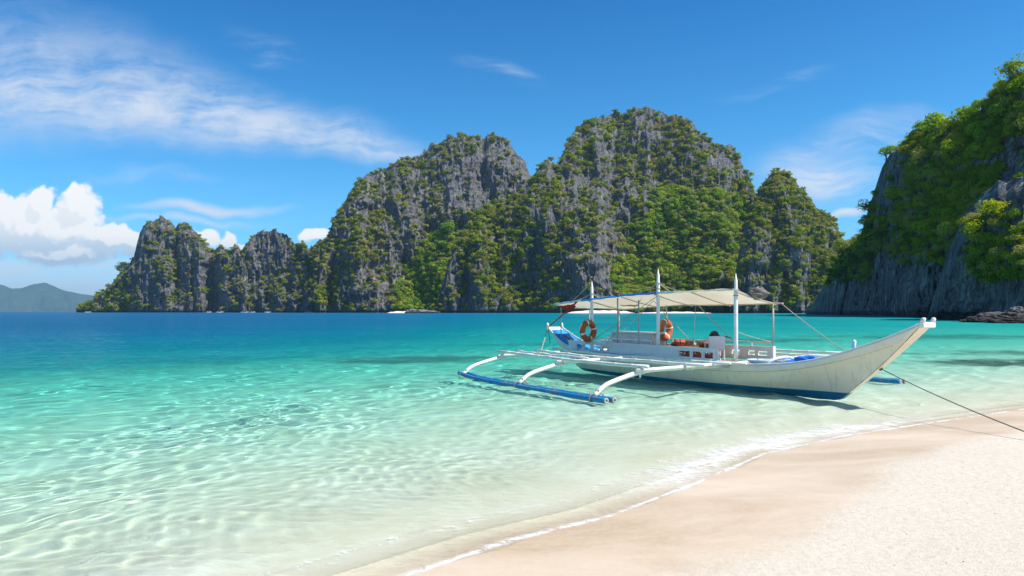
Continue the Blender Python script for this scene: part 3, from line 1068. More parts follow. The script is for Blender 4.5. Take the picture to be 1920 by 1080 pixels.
def f_isl(M_, nz, low, small):
    w = base_cover(M_, nz, low, small, -0.03)
    w = np.maximum(w, 0.9 * (M_['px'] < 262) * sm(low + small, -0.7, 0.1))
    w = np.maximum(w, 0.8 * inpoly(M_['px'], M_['py'], [(545, 480), (570, 450), (640, 440), (640, 560), (560, 520)]))
    return w


def f_mid(M_, nz, low, small):
    w = base_cover(M_, nz, low, small, 0.03)
    bare = inpoly(M_['px'], M_['py'], [(850, 300), (940, 270), (1000, 300), (1010, 400), (900, 400), (830, 380)])
    w = w * np.where(bare, 0.25, 1)
    w = np.maximum(w, 0.5 * inpoly(M_['px'], M_['py'], HOLLOW_POLY))
    return w


def f_main(M_, nz, low, small):
    w = base_cover(M_, nz, low, small, 0.04)
    bare = inpoly(M_['px'], M_['py'], [(1000, 583), (1010, 440), (1060, 350), (1110, 300), (1160, 300), (1185, 400), (1140, 583)])
    w = w * np.where(bare, 0.55, 1)
    w = np.where(M_['py'] < 300, np.maximum(w, 0.55 * sm(low + small, -0.3, 0.3)), w)
    w = np.maximum(w, 0.7 * inpoly(M_['px'], M_['py'], SPURVEG) * sm(small, -0.4, 0.2))
    w = np.maximum(w, 0.45 * ((M_['px'] > 1180) & (M_['px'] < 1420)) * sm(low + small, -0.2, 0.4))
    return w


pts, rad, _ = plant(ISL, 2700, 1.6, 5.2, f_isl, 101)
scatter_stuff('shrubs', 'scrub in the ledges and down the left slope of the twin-humped island', pts, rad, C_SCRUB, 1)
pts, rad, _ = plant(MID, 4300, 1.5, 5.4, f_mid, 102)
scatter_stuff('shrubs', 'scrub dotted over the ledges of the broad grey mountain', pts, rad, C_SCRUB, 2)
pts, rad, _ = plant(MID, 620, 4.5, 8.0, lambda M_, nz, lo, s: 1.0 * inpoly(M_['px'], M_['py'], HOLLOW_POLY), 103, push=0.5)
scatter_stuff('forest', 'bright green trees filling the hollow at the foot of the broad grey mountain', pts, rad, C_FOREST, 3)
pts, rad, _ = plant(MAIN, 6700, 1.6, 5.8, f_main, 104)
scatter_stuff('shrubs', 'scrub over the top and rock faces of the tallest mountain', pts, rad, C_SCRUB, 4)
pts, rad, _ = plant(MAIN, 2400, 3.2, 6.8, lambda M_, nz, lo, s: (0.35 + sm(lo + s, -0.5, 0.3)) * inpoly(M_['px'], M_['py'] + 10 * s, FOREST_POLY), 105, push=0.5)
scatter_stuff('forest', 'dense green forest on the slope of the tallest mountain', pts, rad, C_FOREST, 5)


def f_peak(M_, nz, low, small):
    w = base_cover(M_, nz, low, small, 0.18)
    rocky = inpoly(M_['px'], M_['py'], [(1385, 583), (1395, 450), (1430, 430), (1455, 470), (1440, 583)])
    return w * np.where(rocky, 0.3, 1)


pts, rad, _ = plant(PEAK, 2500, 1.2, 4.4, f_peak, 106)
scatter_stuff('shrubs', 'scrub over the small pointed peak', pts, rad, C_SCRUB, 6)


def f_cliff(M_, nz, low, small):
    up = sm(M_['py'], 520, 430) if False else np.clip((500 + 30 * low - M_['py']) / 60.0, 0, 1)
    w = up * (0.04 + 0.96 * sm(nz + 0.6 * low + 0.7 * small, 0.02, 0.36))
    face = inpoly(M_['px'], M_['py'], [(1880, 260), (1990, 240), (1990, 420), (1860, 440)])
    face2 = inpoly(M_['px'], M_['py'], [(1655, 370), (1665, 290), (1700, 300), (1690, 380)])
    w = w * np.where(face, 0.06, 1) * np.where(face2, 0.3, 1)
    w = w * np.where(M_['px'] < 1960, 1.0, 0.15) * (M_['px'] < 2200)
    low_l = (M_['px'] < 1640) * np.clip((540 - M_['py']) / 40, 0, 1) * 0.5
    return np.maximum(w, low_l)


pts, rad, _ = plant(CLIFF, 3400, 0.9, 2.4, f_cliff, 107, push=0.4)
scatter_stuff('undergrowth', 'undergrowth between the trees on the right-hand cliff', pts, rad, C_CLIFF, 7)


def f_spur(M_, nz, low, small):
    w = inpoly(M_['px'], M_['py'], [(1812, 500), (1830, 430), (1800, 425), (1850, 400), (1920, 405), (2100, 400), (2100, 540), (1900, 530), (1830, 520)]) * sm(low + small, -0.45, 0.2)
    return w * 1.0


pts, rad, _ = plant(SPUR, 420, 0.6, 1.6, f_spur, 108, push=0.4)
scatter_stuff('undergrowth', 'leafy scrub hanging on the pale buttress at the right edge', pts, rad, C_CLIFF, 8)


# individual trees
def make_tree(name, crown_me, trunk_me, label, group):
    e = link(bpy.data.objects.new(name, None))
    e.empty_display_size = 0.5
    c_ = link(bpy.data.objects.new('crown', crown_me), e)
    t_ = link(bpy.data.objects.new('trunk', trunk_me), e)
    for ch in (c_, t_):
        ch.location = (0, 0, 1.25)
    tag(e, label, 'tree', group)
    return e


def trunk_me(seed):
    v, f = trunk_parts(seed)
    me = bpy.data.meshes.new('trunk')
    me.from_pydata(v, [], f)
    me.materials.append(BARK)
    return me


TRUNKS = [trunk_me(s) for s in range(4)]
KINDS = {
    'green': [crown_mesh('crown', 40 + s, 620, 0.078, LEAF_NEAR, lobes=9) for s in range(5)],
    'pale': [crown_mesh('crown', 50 + s, 560, 0.075, LEAF_PALE, lobes=9, open_=0.25) for s in range(4)],
    'bright': [crown_mesh('crown', 60 + s, 680, 0.080, LEAF_BRIGHT, lobes=8) for s in range(3)],
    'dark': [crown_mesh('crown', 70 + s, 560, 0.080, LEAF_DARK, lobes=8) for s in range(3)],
}


def tree_at(pos, rad, kind, label, group, r, name='tree'):
    e = make_tree(name, r.choice(KINDS[kind]), r.choice(TRUNKS), label, group)
    s = rad * (0.9 + 0.2 * r.random())
    e.location = (pos[0], pos[1], pos[2] - 0.75 * s)
    e.rotation_euler = (r.uniform(-0.2, 0.2), r.uniform(-0.2, 0.2), r.uniform(0, 6.28))
    e.scale = (s, s, s * r.uniform(0.8, 1.1))
    return e


rt = random.Random(5)
RX = [1512, 1566, 1618, 1664, 1712, 1770, 1850, 1920, 2060, 2400]
RY = [586, 492, 440, 318, 244, 250, 205, 138, 105, 190]
LBL = {
    'green': ('leafy green tree %s of the right-hand cliff', 'green trees on the right-hand cliff'),
    'pale': ('pale olive tree %s of the right-hand cliff', 'pale olive trees on the right-hand cliff'),
    'bright': ('bright yellow-green tree %s of the right-hand cliff', 'bright trees on the right-hand cliff'),
    'dark': ('dark shade-tinted tree %s of the right-hand cliff', 'dark trees on the right-hand cliff'),
}
pts, rad, idx = plant(CLIFF, 3000, 2.2, 5.2, f_cliff, 109, push=0.45)
kept = []
for q, rr in zip(pts, rad):
    if all((q[0] - k[0]) ** 2 + (q[1] - k[1]) ** 2 + (q[2] - k[2]) ** 2 > (0.60 * (rr + k[3])) ** 2 for k in kept):
        kept.append((*q, rr))
    if len(kept) >= 235:
        break
for q in kept:
    px_ = 960 + q[0] * F / q[1]
    py_ = HZ - (q[2] - H) * F / q[1]
    n = float(fbm(q[0] / 14.0, q[1] / 14.0, q[2] / 14.0, 2))
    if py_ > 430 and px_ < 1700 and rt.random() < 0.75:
        kd = 'dark'  # recess shade put into the leaf colour of these low left trees
    elif n > 0.06:
        kd = 'pale'
    elif n < -0.25 and py_ < 330:
        kd = 'bright'
    else:
        kd = 'green'
    hz_ = 'far left' if px_ < 1620 else 'left edge' if px_ < 1670 else 'left corner' if px_ < 1720 else 'centre left' if px_ < 1765 else 'centre' if px_ < 1810 else 'centre right' if px_ < 1850 else 'right side' if px_ < 1890 else 'far right'
    rel = (py_ - float(np.interp(px_, RX, RY))) / max(1.0, HZ - float(np.interp(px_, RX, RY)))
    vt_ = 'on the crest' if rel < 0.09 else 'under the crest' if rel < 0.20 else 'two thirds up' if rel < 0.32 else 'halfway up' if rel < 0.46 else 'below halfway' if rel < 0.6 else 'low'
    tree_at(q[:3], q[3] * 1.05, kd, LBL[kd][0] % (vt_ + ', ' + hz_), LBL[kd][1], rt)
pts, rad, idx = plant(SPUR, 900, 1.7, 3.4, f_spur, 110, push=0.45)
kept = []
for q, rr in zip(pts, rad):
    if all((q[0] - k[0]) ** 2 + (q[1] - k[1]) ** 2 + (q[2] - k[2]) ** 2 > (0.6 * (rr + k[3])) ** 2 for k in kept):
        kept.append((*q, rr))
    if len(kept) >= 48:
        break
for q in kept:
    px_ = 960 + q[0] * F / q[1]
    py_ = HZ - (q[2] - H) * F / q[1]
    kd = 'pale' if rt.random() < 0.55 else 'green'
    tree_at(q[:3], q[3], kd, 'small %s bushy tree %s %s of the pale buttress at right' % (kd, 'high' if py_ < 430 else 'midway up' if py_ < 480 else 'low', 'on the left side' if px_ < 1860 else 'in the middle' if px_ < 1920 else 'on the far side'), 'small trees on the pale buttress', rt)


def on_mass(Mf, px, py):
    d = (Mf['px'] - px) ** 2 + (Mf['py'] - py) ** 2
    i = np.unravel_index(np.argmin(d), d.shape)
    return Mf['P'][i], Mf['P'][i][1]


for Mf, px, py, rp, kd, lb in ((MID, 845, 437, 17, 'bright', 'lone bright round tree above the green hollow of the broad grey mountain'),
                               (ISL, 234, 497, 13, 'dark', 'flat-topped dark tree on the left shoulder of the twin-humped island'),
                               (ISL, 222, 508, 9, 'dark', 'smaller dark tree just below the flat-topped one on the island shoulder'),
                               (CLIFF, 1838, 290, 34, 'bright', 'broad bright green tree high on the right-hand cliff beside the bare face'),
                               (CLIFF, 1722, 246, 18, 'green', 'green tree standing at the left corner of the right-hand cliff top'),
                               (CLIFF, 1640, 372, 13, 'dark', 'dark tree leaning out from the left edge of the right-hand cliff')):
    q, dd = on_mass(Mf, px, py)
    R_ = rp * dd / F
    tree_at((q[0], q[1] - R_ * 0.5, q[2]), R_, kd, lb, None, rt)

# ---- shore rocks
def rock_mesh(name, seed, dims, mat, sub=4):
    import bmesh
    bm = bmesh.new()
    bmesh.ops.create_icosphere(bm, subdivisions=sub, radius=1.0)
    co = np.array([v.co[:] for v in bm.verts])
    n = co / np.linalg.norm(co, axis=1, keepdims=True)
    d = 1 + 0.42 * ridged(n[:, 0] * 1.5 + seed, n[:, 1] * 1.5, n[:, 2] * 1.5, 4, 0.6) + 0.22 * vnoise(n[:, 0] * 5 + seed, n[:, 1] * 5, n[:, 2] * 5)
    co = n * d[:, None]
    for v, c_ in zip(bm.verts, co):
        v.co = (c_[0] * dims[0], c_[1] * dims[1], c_[2] * dims[2])
    me = bpy.data.meshes.new(name)
    bm.to_mesh(me)
    bm.free()
    me.materials.append(mat)
    return me


SHELF = rock_material('shore_rock', (0.06, 0.055, 0.05), (0.28, 0.26, 0.24), (0.48, 0.45, 0.41), 0.35, (0.34, 0.29, 0.23))
for (px, py, D_, w_, h_, lb) in ((1880, 592, 128, 9.5, 1.9, 'largest grey shore rock at the foot of the pale buttress'),
                                 (1838, 598, 124, 4.6, 0.85, 'low flat rock at the left tip of the shore rocks'),
                                 (1915, 584, 134, 5.5, 3.0, 'high jagged rock at the right end of the shore rocks'),
                                 (1905, 602, 116, 7.0, 0.8, 'low wet rock in front of the largest shore rock')):
    me = rock_mesh('rock', px * 0.37, (w_ * 0.5, w_ * 0.42, h_ * 0.62), SHELF, 5)
    o = link(bpy.data.objects.new('rock', me))
    o.location = ((px - 960) / F * D_, D_, h_ * 0.12)
    tag(o, lb, 'rock', 'rocks at the foot of the right-hand cliff')
for (px, w_, h_, lb) in ((775, 16, 4.2, 'rounded rock at the right end of the small white beach below the hollow'), (795, 26, 3.8, 'long low rock beside the small white beach below the hollow'),
                         (813, 13, 1.8, 'smallest rock trailing off right of the long low rock')):
    me = rock_mesh('rock', px * 0.31, (w_ * 0.5, w_ * 0.4, h_ * 0.75), SHELF, 4)
    o = link(bpy.data.objects.new('rock', me))
    o.location = ((px - 960) / F * 850, 850, 0.6)
    tag(o, lb, 'rock', 'rocks below the green hollow')

# ---- small white beaches at the foot of the mountains
m, nt, out = new_mat('far_sand')
principled(nt, out, nt.ramp(nt.noise(wpos(nt), 0.4, 4), [(0.3, (0.60, 0.54, 0.45)), (0.7, (0.78, 0.73, 0.64))]), 0.95)
for (a_, b_, D_, hh, lb) in ((718, 775, 868, 2.4, 'small white beach under the green hollow'), (1068, 1200, 740, 3.4, 'low white beach behind the stern of the boat'),
                             (1205, 1352, 730, 1.7, 'thin white beach under the forested slope')):
    n_ = 40
    us = np.linspace(0, 1, n_)
    vs = np.linspace(0, 1, 14)
    UU, VV = np.meshgrid(us, vs)
    prof = np.clip(np.minimum(UU / 0.45, (1 - UU) / 0.5), 0, 1) ** 1.1 if hh > 5 else np.clip(np.minimum(UU, 1 - UU) / 0.12, 0, 1) ** 0.6 * (0.75 + 0.3 * fbm(UU * 6, VV, 1.0, 2))
    xx = ((a_ + (b_ - a_) * UU) - 960) / F * D_
    y_ = D_ + VV * 45
    z_ = -0.6 + (hh + 0.6) * prof * sm(VV, 0.0, 0.8) + 0.25 * fbm(xx / 8, y_ / 8, 1.0, 2)
    me = grid_mesh('far_beach', np.stack([xx, y_, z_], -1))
    me.materials.append(m)
    tag(link(bpy.data.objects.new('far_beach', me)), lb, kind='structure')

# ---- the air between: pale haze over the whole bay
hv = [(x, y, z) for z in (-25, 640) for y in (-1500, 21000) for x in (-24000, 24000)]
hz_o = mesh_obj('haze', hv, [(0, 2, 3, 1), (4, 5, 7, 6), (0, 1, 5, 4), (2, 6, 7, 3), (0, 4, 6, 2), (1, 3, 7, 5)], None, None, False)
m = bpy.data.materials.new('haze')
m.use_nodes = True
m.node_tree.nodes.clear()
nt = NT(m.node_tree)
out = nt.new('ShaderNodeOutputMaterial')
pv = nt.new('ShaderNodeVolumePrincipled')
pv.inputs['Color'].default_value = (0.50, 0.80, 1.0, 1)
pv.inputs['Density'].default_value = 0.000045
pv.inputs['Anisotropy'].default_value = 0.2
nt.l.new(pv.outputs[0], out.inputs['Volume'])
hz_o.data.materials.append(m)
tag(hz_o, kind='stuff')

_r = np.random.RandomState(3)
gx = _r.uniform(-1.5, 14, 16000)
gy = 2.2 + 10 * _r.rand(16000) ** 1.6
gd = shore_dist(gx, gy)
ok = (gd < -1.6 - 0.7 * _r.rand(16000))
gx, gy = gx[ok], gy[ok]
gz = sand_z(gx, gy) + 0.001
scatter_stuff('coral_grit', 'pale coral and shell grit strewn over the dry sand', np.stack([gx, gy, gz], 1), 0.003 + 0.0065 * _r.rand(len(gx)) ** 3, C_GRIT, 9, (0.6, 1.0))

# ------------------------------------------------------------------ materials for the boat
def paint(name, col, dirt=(0.35, 0.28, 0.20), amt=0.35, rough=0.55, scale=1.0, chips=0.0, chip_col=(0.35, 0.24, 0.14), grime_hi=0.75):
    m, nt, out = new_mat(name)
    p = coord(nt)
    n1 = nt.noise(nt.mapping(p, scale=(1, 1, 2.2)), 2.2 * scale, 6, 0.68)
    n2 = nt.noise(p, 11 * scale, 5, 0.7)
    c = nt.mix(nt.math('MULTIPLY', nt.mapr(n1, 0.48, grime_hi, 0, 1, True), amt), col, dirt)
    c = nt.mix(nt.math('MULTIPLY', nt.mapr(n2, 0.5, 0.75, 0, 1), amt * 0.6), c, dirt)
    if chips > 0:
        n3 = nt.noise(p, 7 * scale, 6, 0.75)
        c = nt.mix(nt.mapr(n3, 0.70 - chips * 0.2, 0.72 - chips * 0.2, 0, 1), c, chip_col)
    principled(nt, out, c, rough, nt.bump(n2, 0.25, 0.006), 0.35)
    return m


WHITE = paint('white_paint', (0.74, 0.73, 0.70), amt=0.30)
CREAM = paint('cream_paint', (0.74, 0.68, 0.57), amt=0.25)
BAMBOO = paint('white_painted_bamboo', (0.78, 0.75, 0.68), dirt=(0.40, 0.33, 0.24), amt=0.45, chips=0.35, chip_col=(0.42, 0.36, 0.28))
BLUE = paint('blue_paint', (0.035, 0.30, 0.68), dirt=(0.05, 0.26, 0.50), amt=0.6, chips=0.1)
FLOATB = paint('blue_float_paint', (0.006, 0.19, 0.42), dirt=(0.015, 0.27, 0.47), amt=0.7, chips=0.72, chip_col=(0.24, 0.18, 0.10), scale=0.9)
PALEBLUE = paint('pale_blue_paint', (0.42, 0.58, 0.62), dirt=(0.62, 0.62, 0.58), amt=0.8)
WOOD = paint('bare_wood', (0.34, 0.22, 0.13), dirt=(0.15, 0.09, 0.05), amt=0.7)
PALEWOOD = paint('pale_wood', (0.52, 0.42, 0.30), dirt=(0.28, 0.20, 0.13), amt=0.6)
GREY = paint('galvanised_pipe', (0.40, 0.39, 0.37), dirt=(0.25, 0.18, 0.12), amt=0.5)
ROPE = paint('rope_fibre', (0.42, 0.36, 0.25), dirt=(0.22, 0.18, 0.12), amt=0.6, rough=0.95)
ROPEG = paint('mooring_rope_fibre', (0.10, 0.14, 0.12), dirt=(0.12, 0.12, 0.09), amt=0.6, rough=0.95)
RED = paint('red_cloth', (0.50, 0.035, 0.025), dirt=(0.30, 0.03, 0.03), amt=0.4, rough=0.95)
YELLOW = paint('yellow_cloth', (0.62, 0.40, 0.02), dirt=(0.45, 0.28, 0.02), amt=0.4, rough=0.95)
BLACK = paint('black_plastic', (0.02, 0.02, 0.022), amt=0.2, rough=0.5)
RINGM = paint('faded_orange_foam', (0.42, 0.115, 0.035), dirt=(0.22, 0.06, 0.03), amt=0.6, rough=0.8)
JACKET = paint('life_jacket_cloth', (0.45, 0.10, 0.04), dirt=(0.25, 0.07, 0.04), amt=0.5, rough=0.95)
NETM = paint('net_twine', (0.14, 0.12, 0.11), dirt=(0.30, 0.26, 0.22), amt=0.8, rough=0.95, scale=3)
BCLOTH = paint('blue_tarpaulin', (0.015, 0.17, 0.62), dirt=(0.04, 0.30, 0.72), amt=0.7, rough=0.45)

# tarpaulin: cream cloth, lets some light through
m, nt, out = new_mat('canopy_cloth')
p = coord(nt)
n1 = nt.noise(p, 1.6, 5, 0.6)
c = nt.ramp(n1, [(0.3, (0.80, 0.74, 0.63)), (0.7, (0.86, 0.82, 0.73))])
d = nt.new('ShaderNodeBsdfDiffuse')
t = nt.new('ShaderNodeBsdfTranslucent')
nt.put(d.inputs[0], c)
nt.put(t.inputs[0], c)
bmp = nt.bump(nt.noise(nt.mapping(p, scale=(1, 6, 1)), 1.5, 4), 0.5, 0.02)
nt.put(d.inputs['Normal'], bmp)
mx = nt.new('ShaderNodeMixShader')
mx.inputs[0].default_value = 0.6
nt.l.new(d.outputs[0], mx.inputs[1])
nt.l.new(t.outputs[0], mx.inputs[2])
nt.l.new(mx.outputs[0], out.inputs['Surface'])
CLOTH = m

# hull paint: cream topsides, blue bottom below the painted waterline, rust runs
m, nt, out = new_mat('hull_paint')
p = coord(nt)
sz = nt.new('ShaderNodeSeparateXYZ')
nt.put(sz.inputs[0], p)
n1 = nt.noise(p, 1.3, 5, 0.6)
n2 = nt.noise(nt.mapping(p, scale=(5, 5, 0.7)), 1.5, 6, 0.7)
n3 = nt.noise(p, 16, 5, 0.7)
c = nt.ramp(n1, [(0.3, (0.80, 0.67, 0.48)), (0.7, (0.86, 0.755, 0.575))])
c = nt.mix(nt.mapr(n2, 0.52, 0.75, 0, 0.5), c, (0.42, 0.31, 0.18))
sw_ = nt.math('FRACT', nt.math('DIVIDE', nt.math('ADD', sz.outputs[1], 3.0), 2.44))
seam = nt.math('SUBTRACT', 1.0, nt.mapr(nt.math('ABSOLUTE', nt.math('SUBTRACT', sw_, 0.5)), 0.0, 0.004, 0, 1), clamp=True)
c = nt.mix(nt.math('MULTIPLY', seam, 0.55), c, (0.36, 0.29, 0.20))
c = nt.mix(nt.mapr(n3, 0.60, 0.78, 0, 0.30), c, (0.48, 0.44, 0.34))
blue = nt.ramp(n1, [(0.35, (0.008, 0.13, 0.20)), (0.65, (0.012, 0.19, 0.30))])
lim = nt.mapr(sz.outputs[1], -2.2, 2.0, 0.17, 0.105)
c = nt.mix(nt.mapr(nt.math('SUBTRACT', sz.outputs[2], lim), -0.004, 0.004, 1, 0), c, blue)
principled(nt, out, c, 0.42, nt.bump(n1, 0.3, 0.02), 0.4)
HULLP = m

# ------------------------------------------------------------------ the boat, in its own frame: x across, y towards the stern
boat = link(bpy.data.objects.new('outrigger_boat', None))
boat.location = (5.70, 16.645, 0)
boat.rotation_euler = (0, 0, math.radians(30))
tag(boat, 'long white outrigger boat with blue floats and three masts, its bow grounded by the beach', 'boat')
BM = Matrix.Translation(boat.location) @ Matrix.Rotation(math.radians(30), 4, 'Z')


def part(name, vf, mat, parent=boat, smooth=True, label=None):
    o = mesh_obj(name, vf[0], vf[1], mat, parent, smooth)
    if label:
        o['label'] = label
    return o


def box(x0, x1, y0, y1, z0, z1):
    v = [(x, y, z) for z in (z0, z1) for y in (y0, y1) for x in (x0, x1)]
    return v, [(0, 2, 3, 1), (4, 5, 7, 6), (0, 1, 5, 4), (2, 6, 7, 3), (0, 4, 6, 2), (1, 3, 7, 5)]


def bevel(o, w=0.008, seg=2):
    md = o.modifiers.new('bevel', 'BEVEL')
    md.width = w
    md.segments = seg
    md.limit_method = 'ANGLE'
    return o


def curve_tube(ctrl, r, n=24, seg=10, taper=None):
    """smooth tube through control points (Catmull-Rom)"""
    P = [Vector(c) for c in ctrl]
    P = [P[0] * 2 - P[1]] + P + [P[-1] * 2 - P[-2]]
    pts = []
    m_ = len(P) - 3
    for i in range(m_):
        k = max(2, n // m_)
        for j in range(k + (1 if i == m_ - 1 else 0)):
            t = j / k
            a, b, c, d = P[i:i + 4]
            pts.append(0.5 * ((2 * b) + (-a + c) * t + (2 * a - 5 * b + 4 * c - d) * t * t + (-a + 3 * b - 3 * c + d) * t ** 3))
    L = len(pts)
    if taper:
        rr = [r * (taper[0] + (taper[1] - taper[0]) * i / (L - 1)) for i in range(L)]
    else:
        rr = r
    return tube_verts(pts, rr, seg)


def bamboo(a, b, r, nodes=9, sag=0.0, seed=0, r2=None, wob=0.012):
    """straight cane with swollen joints and a slight wander"""
    rg = random.Random(seed)
    a, b = Vector(a), Vector(b)
    pts, rad = [], []
    for i in range(nodes + 1):
        t = i / nodes
        c = a.lerp(b, t) + Vector((rg.uniform(-wob, wob), rg.uniform(-wob, wob), rg.uniform(-wob, wob) + sag * math.sin(math.pi * t)))
        rr = r + ((r2 if r2 else r) - r) * t
        dd = (b - a).normalized() * 0.012
        if 0 < i < nodes:
            pts += [c - dd * 1.6, c - dd * 0.5, c + dd * 0.5, c + dd * 1.6]
            rad += [rr * 0.97, rr * 1.10, rr * 1.10, rr * 0.97]
        else:
            pts.append(c)
            rad.append(rr)
    return tube_verts(pts, rad, 12)


def torus(R, r, n=36, seg=10, a0=0.0, a1=2 * math.pi):
    closed = abs(a1 - a0 - 2 * math.pi) < 1e-6
    k = n if closed else n + 1
    V_, F_ = [], []
    for i in range(k):
        a = a0 + (a1 - a0) * i / n
        for j in range(seg):
            b = 2 * math.pi * j / seg
            V_.append(((R + r * math.cos(b)) * math.cos(a), r * math.sin(b) * 1.0, (R + r * math.cos(b)) * math.sin(a)))
    for i in range(n):
        i2 = (i + 1) % k
        for j in range(seg):
            j2 = (j + 1) % seg
            F_.append((i * seg + j, i * seg + j2, i2 * seg + j2, i2 * seg + j))
    return V_, F_


# ---- hull
def lerp_tab(x, tab):
    return float(np.interp(x, [t[0] for t in tab], [t[1] for t in tab]))


NA, NB = 90, 22
# for each station a: the foot (keel) point and the head (gunwale) point
SK = [(0, -1.80), (0.10, -0.95), (0.25, 0.4), (0.5, 2.8), (0.75, 5.2), (0.9, 6.7), (1, 7.30)]
SG = [(0, -3.71), (0.10, -2.62), (0.25, -1.05), (0.5, 2.4), (0.75, 5.6), (0.9, 7.55), (1, 8.62)]
ZK = [(0, -0.085), (0.12, -0.10), (0.3, -0.17), (0.6, -0.20), (0.85, -0.16), (0.94, -0.02), (1, 0.16)]
ZG = [(0, 1.585), (0.05, 1.34), (0.10, 1.13), (0.15, 0.945), (0.20, 0.80), (0.26, 0.685), (0.33, 0.61), (0.42, 0.57), (0.6, 0.55), (0.75, 0.57), (0.84, 0.66), (0.90, 0.82), (0.96, 1.08), (1, 1.30)]
WG = [(0, 0.165), (0.06, 0.21), (0.12, 0.30), (0.2, 0.41), (0.3, 0.52), (0.42, 0.58), (0.65, 0.58), (0.85, 0.50), (1, 0.27)]
FB = [(0, 0.05), (0.08, 0.34), (0.2, 0.62), (0.45, 0.84), (0.72, 0.965), (0.80, 0.985), (0.805, 1.0), (1, 1.0)]
FB0 = [(0, 0.24), (0.5, 0.60), (1, 1.0)]


def smooth_tab(x, tab):
    # smoothed by averaging three nearby samples
    return (lerp_tab(x - 0.02, tab) + lerp_tab(x, tab) * 2 + lerp_tab(x + 0.02, tab)) / 4


def hull_pt(a, b, inset=0.0):
    s = (1 - b) * smooth_tab(a, SK) + b * smooth_tab(a, SG)
    z = (1 - b) * smooth_tab(a, ZK) + b * smooth_tab(a, ZG)
    if a < 0.0001 or a > 0.9999:
        s = (1 - b) * lerp_tab(a, SK) + b * lerp_tab(a, SG)
        z = (1 - b) * lerp_tab(a, ZK) + b * lerp_tab(a, ZG)
    k = max(0.0, 1 - a / 0.30)
    s -= 0.08 * math.sin(math.pi * b) * k
    w = smooth_tab(a, WG) if a > 0 else 0.165
    mixb = min(1.0, a / 0.16)
    f = (1 - mixb) * lerp_tab(b, FB0) + mixb * lerp_tab(b, FB)
    return s, z, max(w * f - inset, 0.01)


bs = sorted(set([i / NB for i in range(NB + 1)] + [0.80, 0.805]))
V_, F_ = [], []
ring = []
for i in range(NA + 1):
    a = i / NA
    row = []
    for b in bs:
        s, z, w = hull_pt(a, b)
        row.append((-w, s, z))
    for b in reversed(bs):
        s, z, w = hull_pt(a, b)
        row.append((w, s, z))
    V_ += row
nc = 2 * len(bs)
nb = len(bs)
for i in range(NA):
    for j in range(nc - 1):
        F_.append((i * nc + j, (i + 1) * nc + j, (i + 1) * nc + j + 1, i * nc + j + 1))
hull_f = [f for k, f in enumerate(F_) if (k % (nc - 1)) != nb - 1]
# bottom closes between the two garboards
for i in range(NA):
    hull_f.append((i * nc, i * nc + nc - 1, (i + 1) * nc + nc - 1, (i + 1) * nc))
# flat stem face and transom
stem_f = [(j, j + 1, nc - 2 - j, nc - 1 - j) for j in range(nb - 1)]
L0 = NA * nc
tr_f = [(L0 + j + 1, L0 + j, L0 + nc - 1 - j, L0 + nc - 2 - j) for j in range(nb - 1)]
# top strake is its own part (above b = 0.8)
kb = bs.index(0.805)
strake = [f for f in hull_f if all((v % nc) >= kb and (v % nc) <= nc - 1 - kb for v in f)]
body = [f for f in hull_f if f not in set(strake)]


def compact(V, F):
    used = sorted({i for f in F for i in f})
    mp = {u: k for k, u in enumerate(used)}
    return [V[u] for u in used], [tuple(mp[i] for i in f) for f in F]


hull = part('hull', compact(V_, body), HULLP)
md = hull.modifiers.new('edges', 'EDGE_SPLIT')
md.split_angle = math.radians(32)
SV = [(v[0] * 1.012 + (0.006 if v[0] > 0 else -0.006), v[1], v[2]) for v in V_]
st = part('top_strake', compact(SV, strake), CREAM, hull)
md = st.modifiers.new('solid', 'SOLIDIFY')
md.thickness = 0.03
md.offset = 0
part('stem_board', compact([(v[0], v[1] - 0.012, v[2]) for v in V_], stem_f), HULLP, hull)
part('transom', compact([(v[0], v[1] + 0.006, v[2]) for v in V_], tr_f), WHITE, hull)
# rubbing line along the seam, both sides
for sg in (-1, 1):
    pts = []
    for i in range(2, NA - 1):
        s, z, w = hull_pt(i / NA, 0.80)
        pts.append((sg * (w + 0.010), s, z))
    part('seam_batten', tube_verts(pts, 0.009, 6), PALEWOOD, hull)
    pts = []
    for i in range(0, NA + 1):
        s, z, w = hull_pt(i / NA, 1.0)
        pts.append((sg * (w + 0.0), s, z + 0.008))
    part('gunwale_cap', tube_verts(pts, 0.020, 8), WHITE, hull)
# inner skin, painted blue
IV, IF = [], []
ib = [0.45, 0.6, 0.8, 0.985]
for i in range(1, NA):
    row = []
    for b in ib:
        s, z, w = hull_pt(i / NA, b, 0.028)
        row.append((-w, s, z))
    for b in reversed(ib):
        s, z, w = hull_pt(i / NA, b, 0.028)
        row.append((w, s, z))
    IV += row
for i in range(NA - 2):
    for j in range(len(ib) * 2 - 1):
        k = len(ib) * 2
        IF.append((i * k + j, i * k + j + 1, (i + 1) * k + j + 1, (i + 1) * k + j))
part('inner_skin', (IV, IF), BLUE, hull)

# prow head: board across the tip with two horns
s0, z0, w0 = hull_pt(0, 1.0)
def horn(x, y, z, h, r, lean=-0.03):
    return tube_verts([(x, y, z - 0.05), (x, y + lean * 0.3, z + h * 0.4), (x, y + lean, z + h * 0.85), (x, y + lean, z + h)], [r, r * 1.05, r * 0.9, r * 0.35], 12)
hd = part('prow_head', box(-0.195, 0.195, s0 - 0.035, s0 + 0.07, z0 - 0.085, z0 + 0.02), WHITE)
bevel(hd, 0.018, 3)
for sg in (-1, 1):
    part('horn', horn(sg * 0.155, s0 + 0.012, z0, 0.105, 0.042), WHITE, hd)
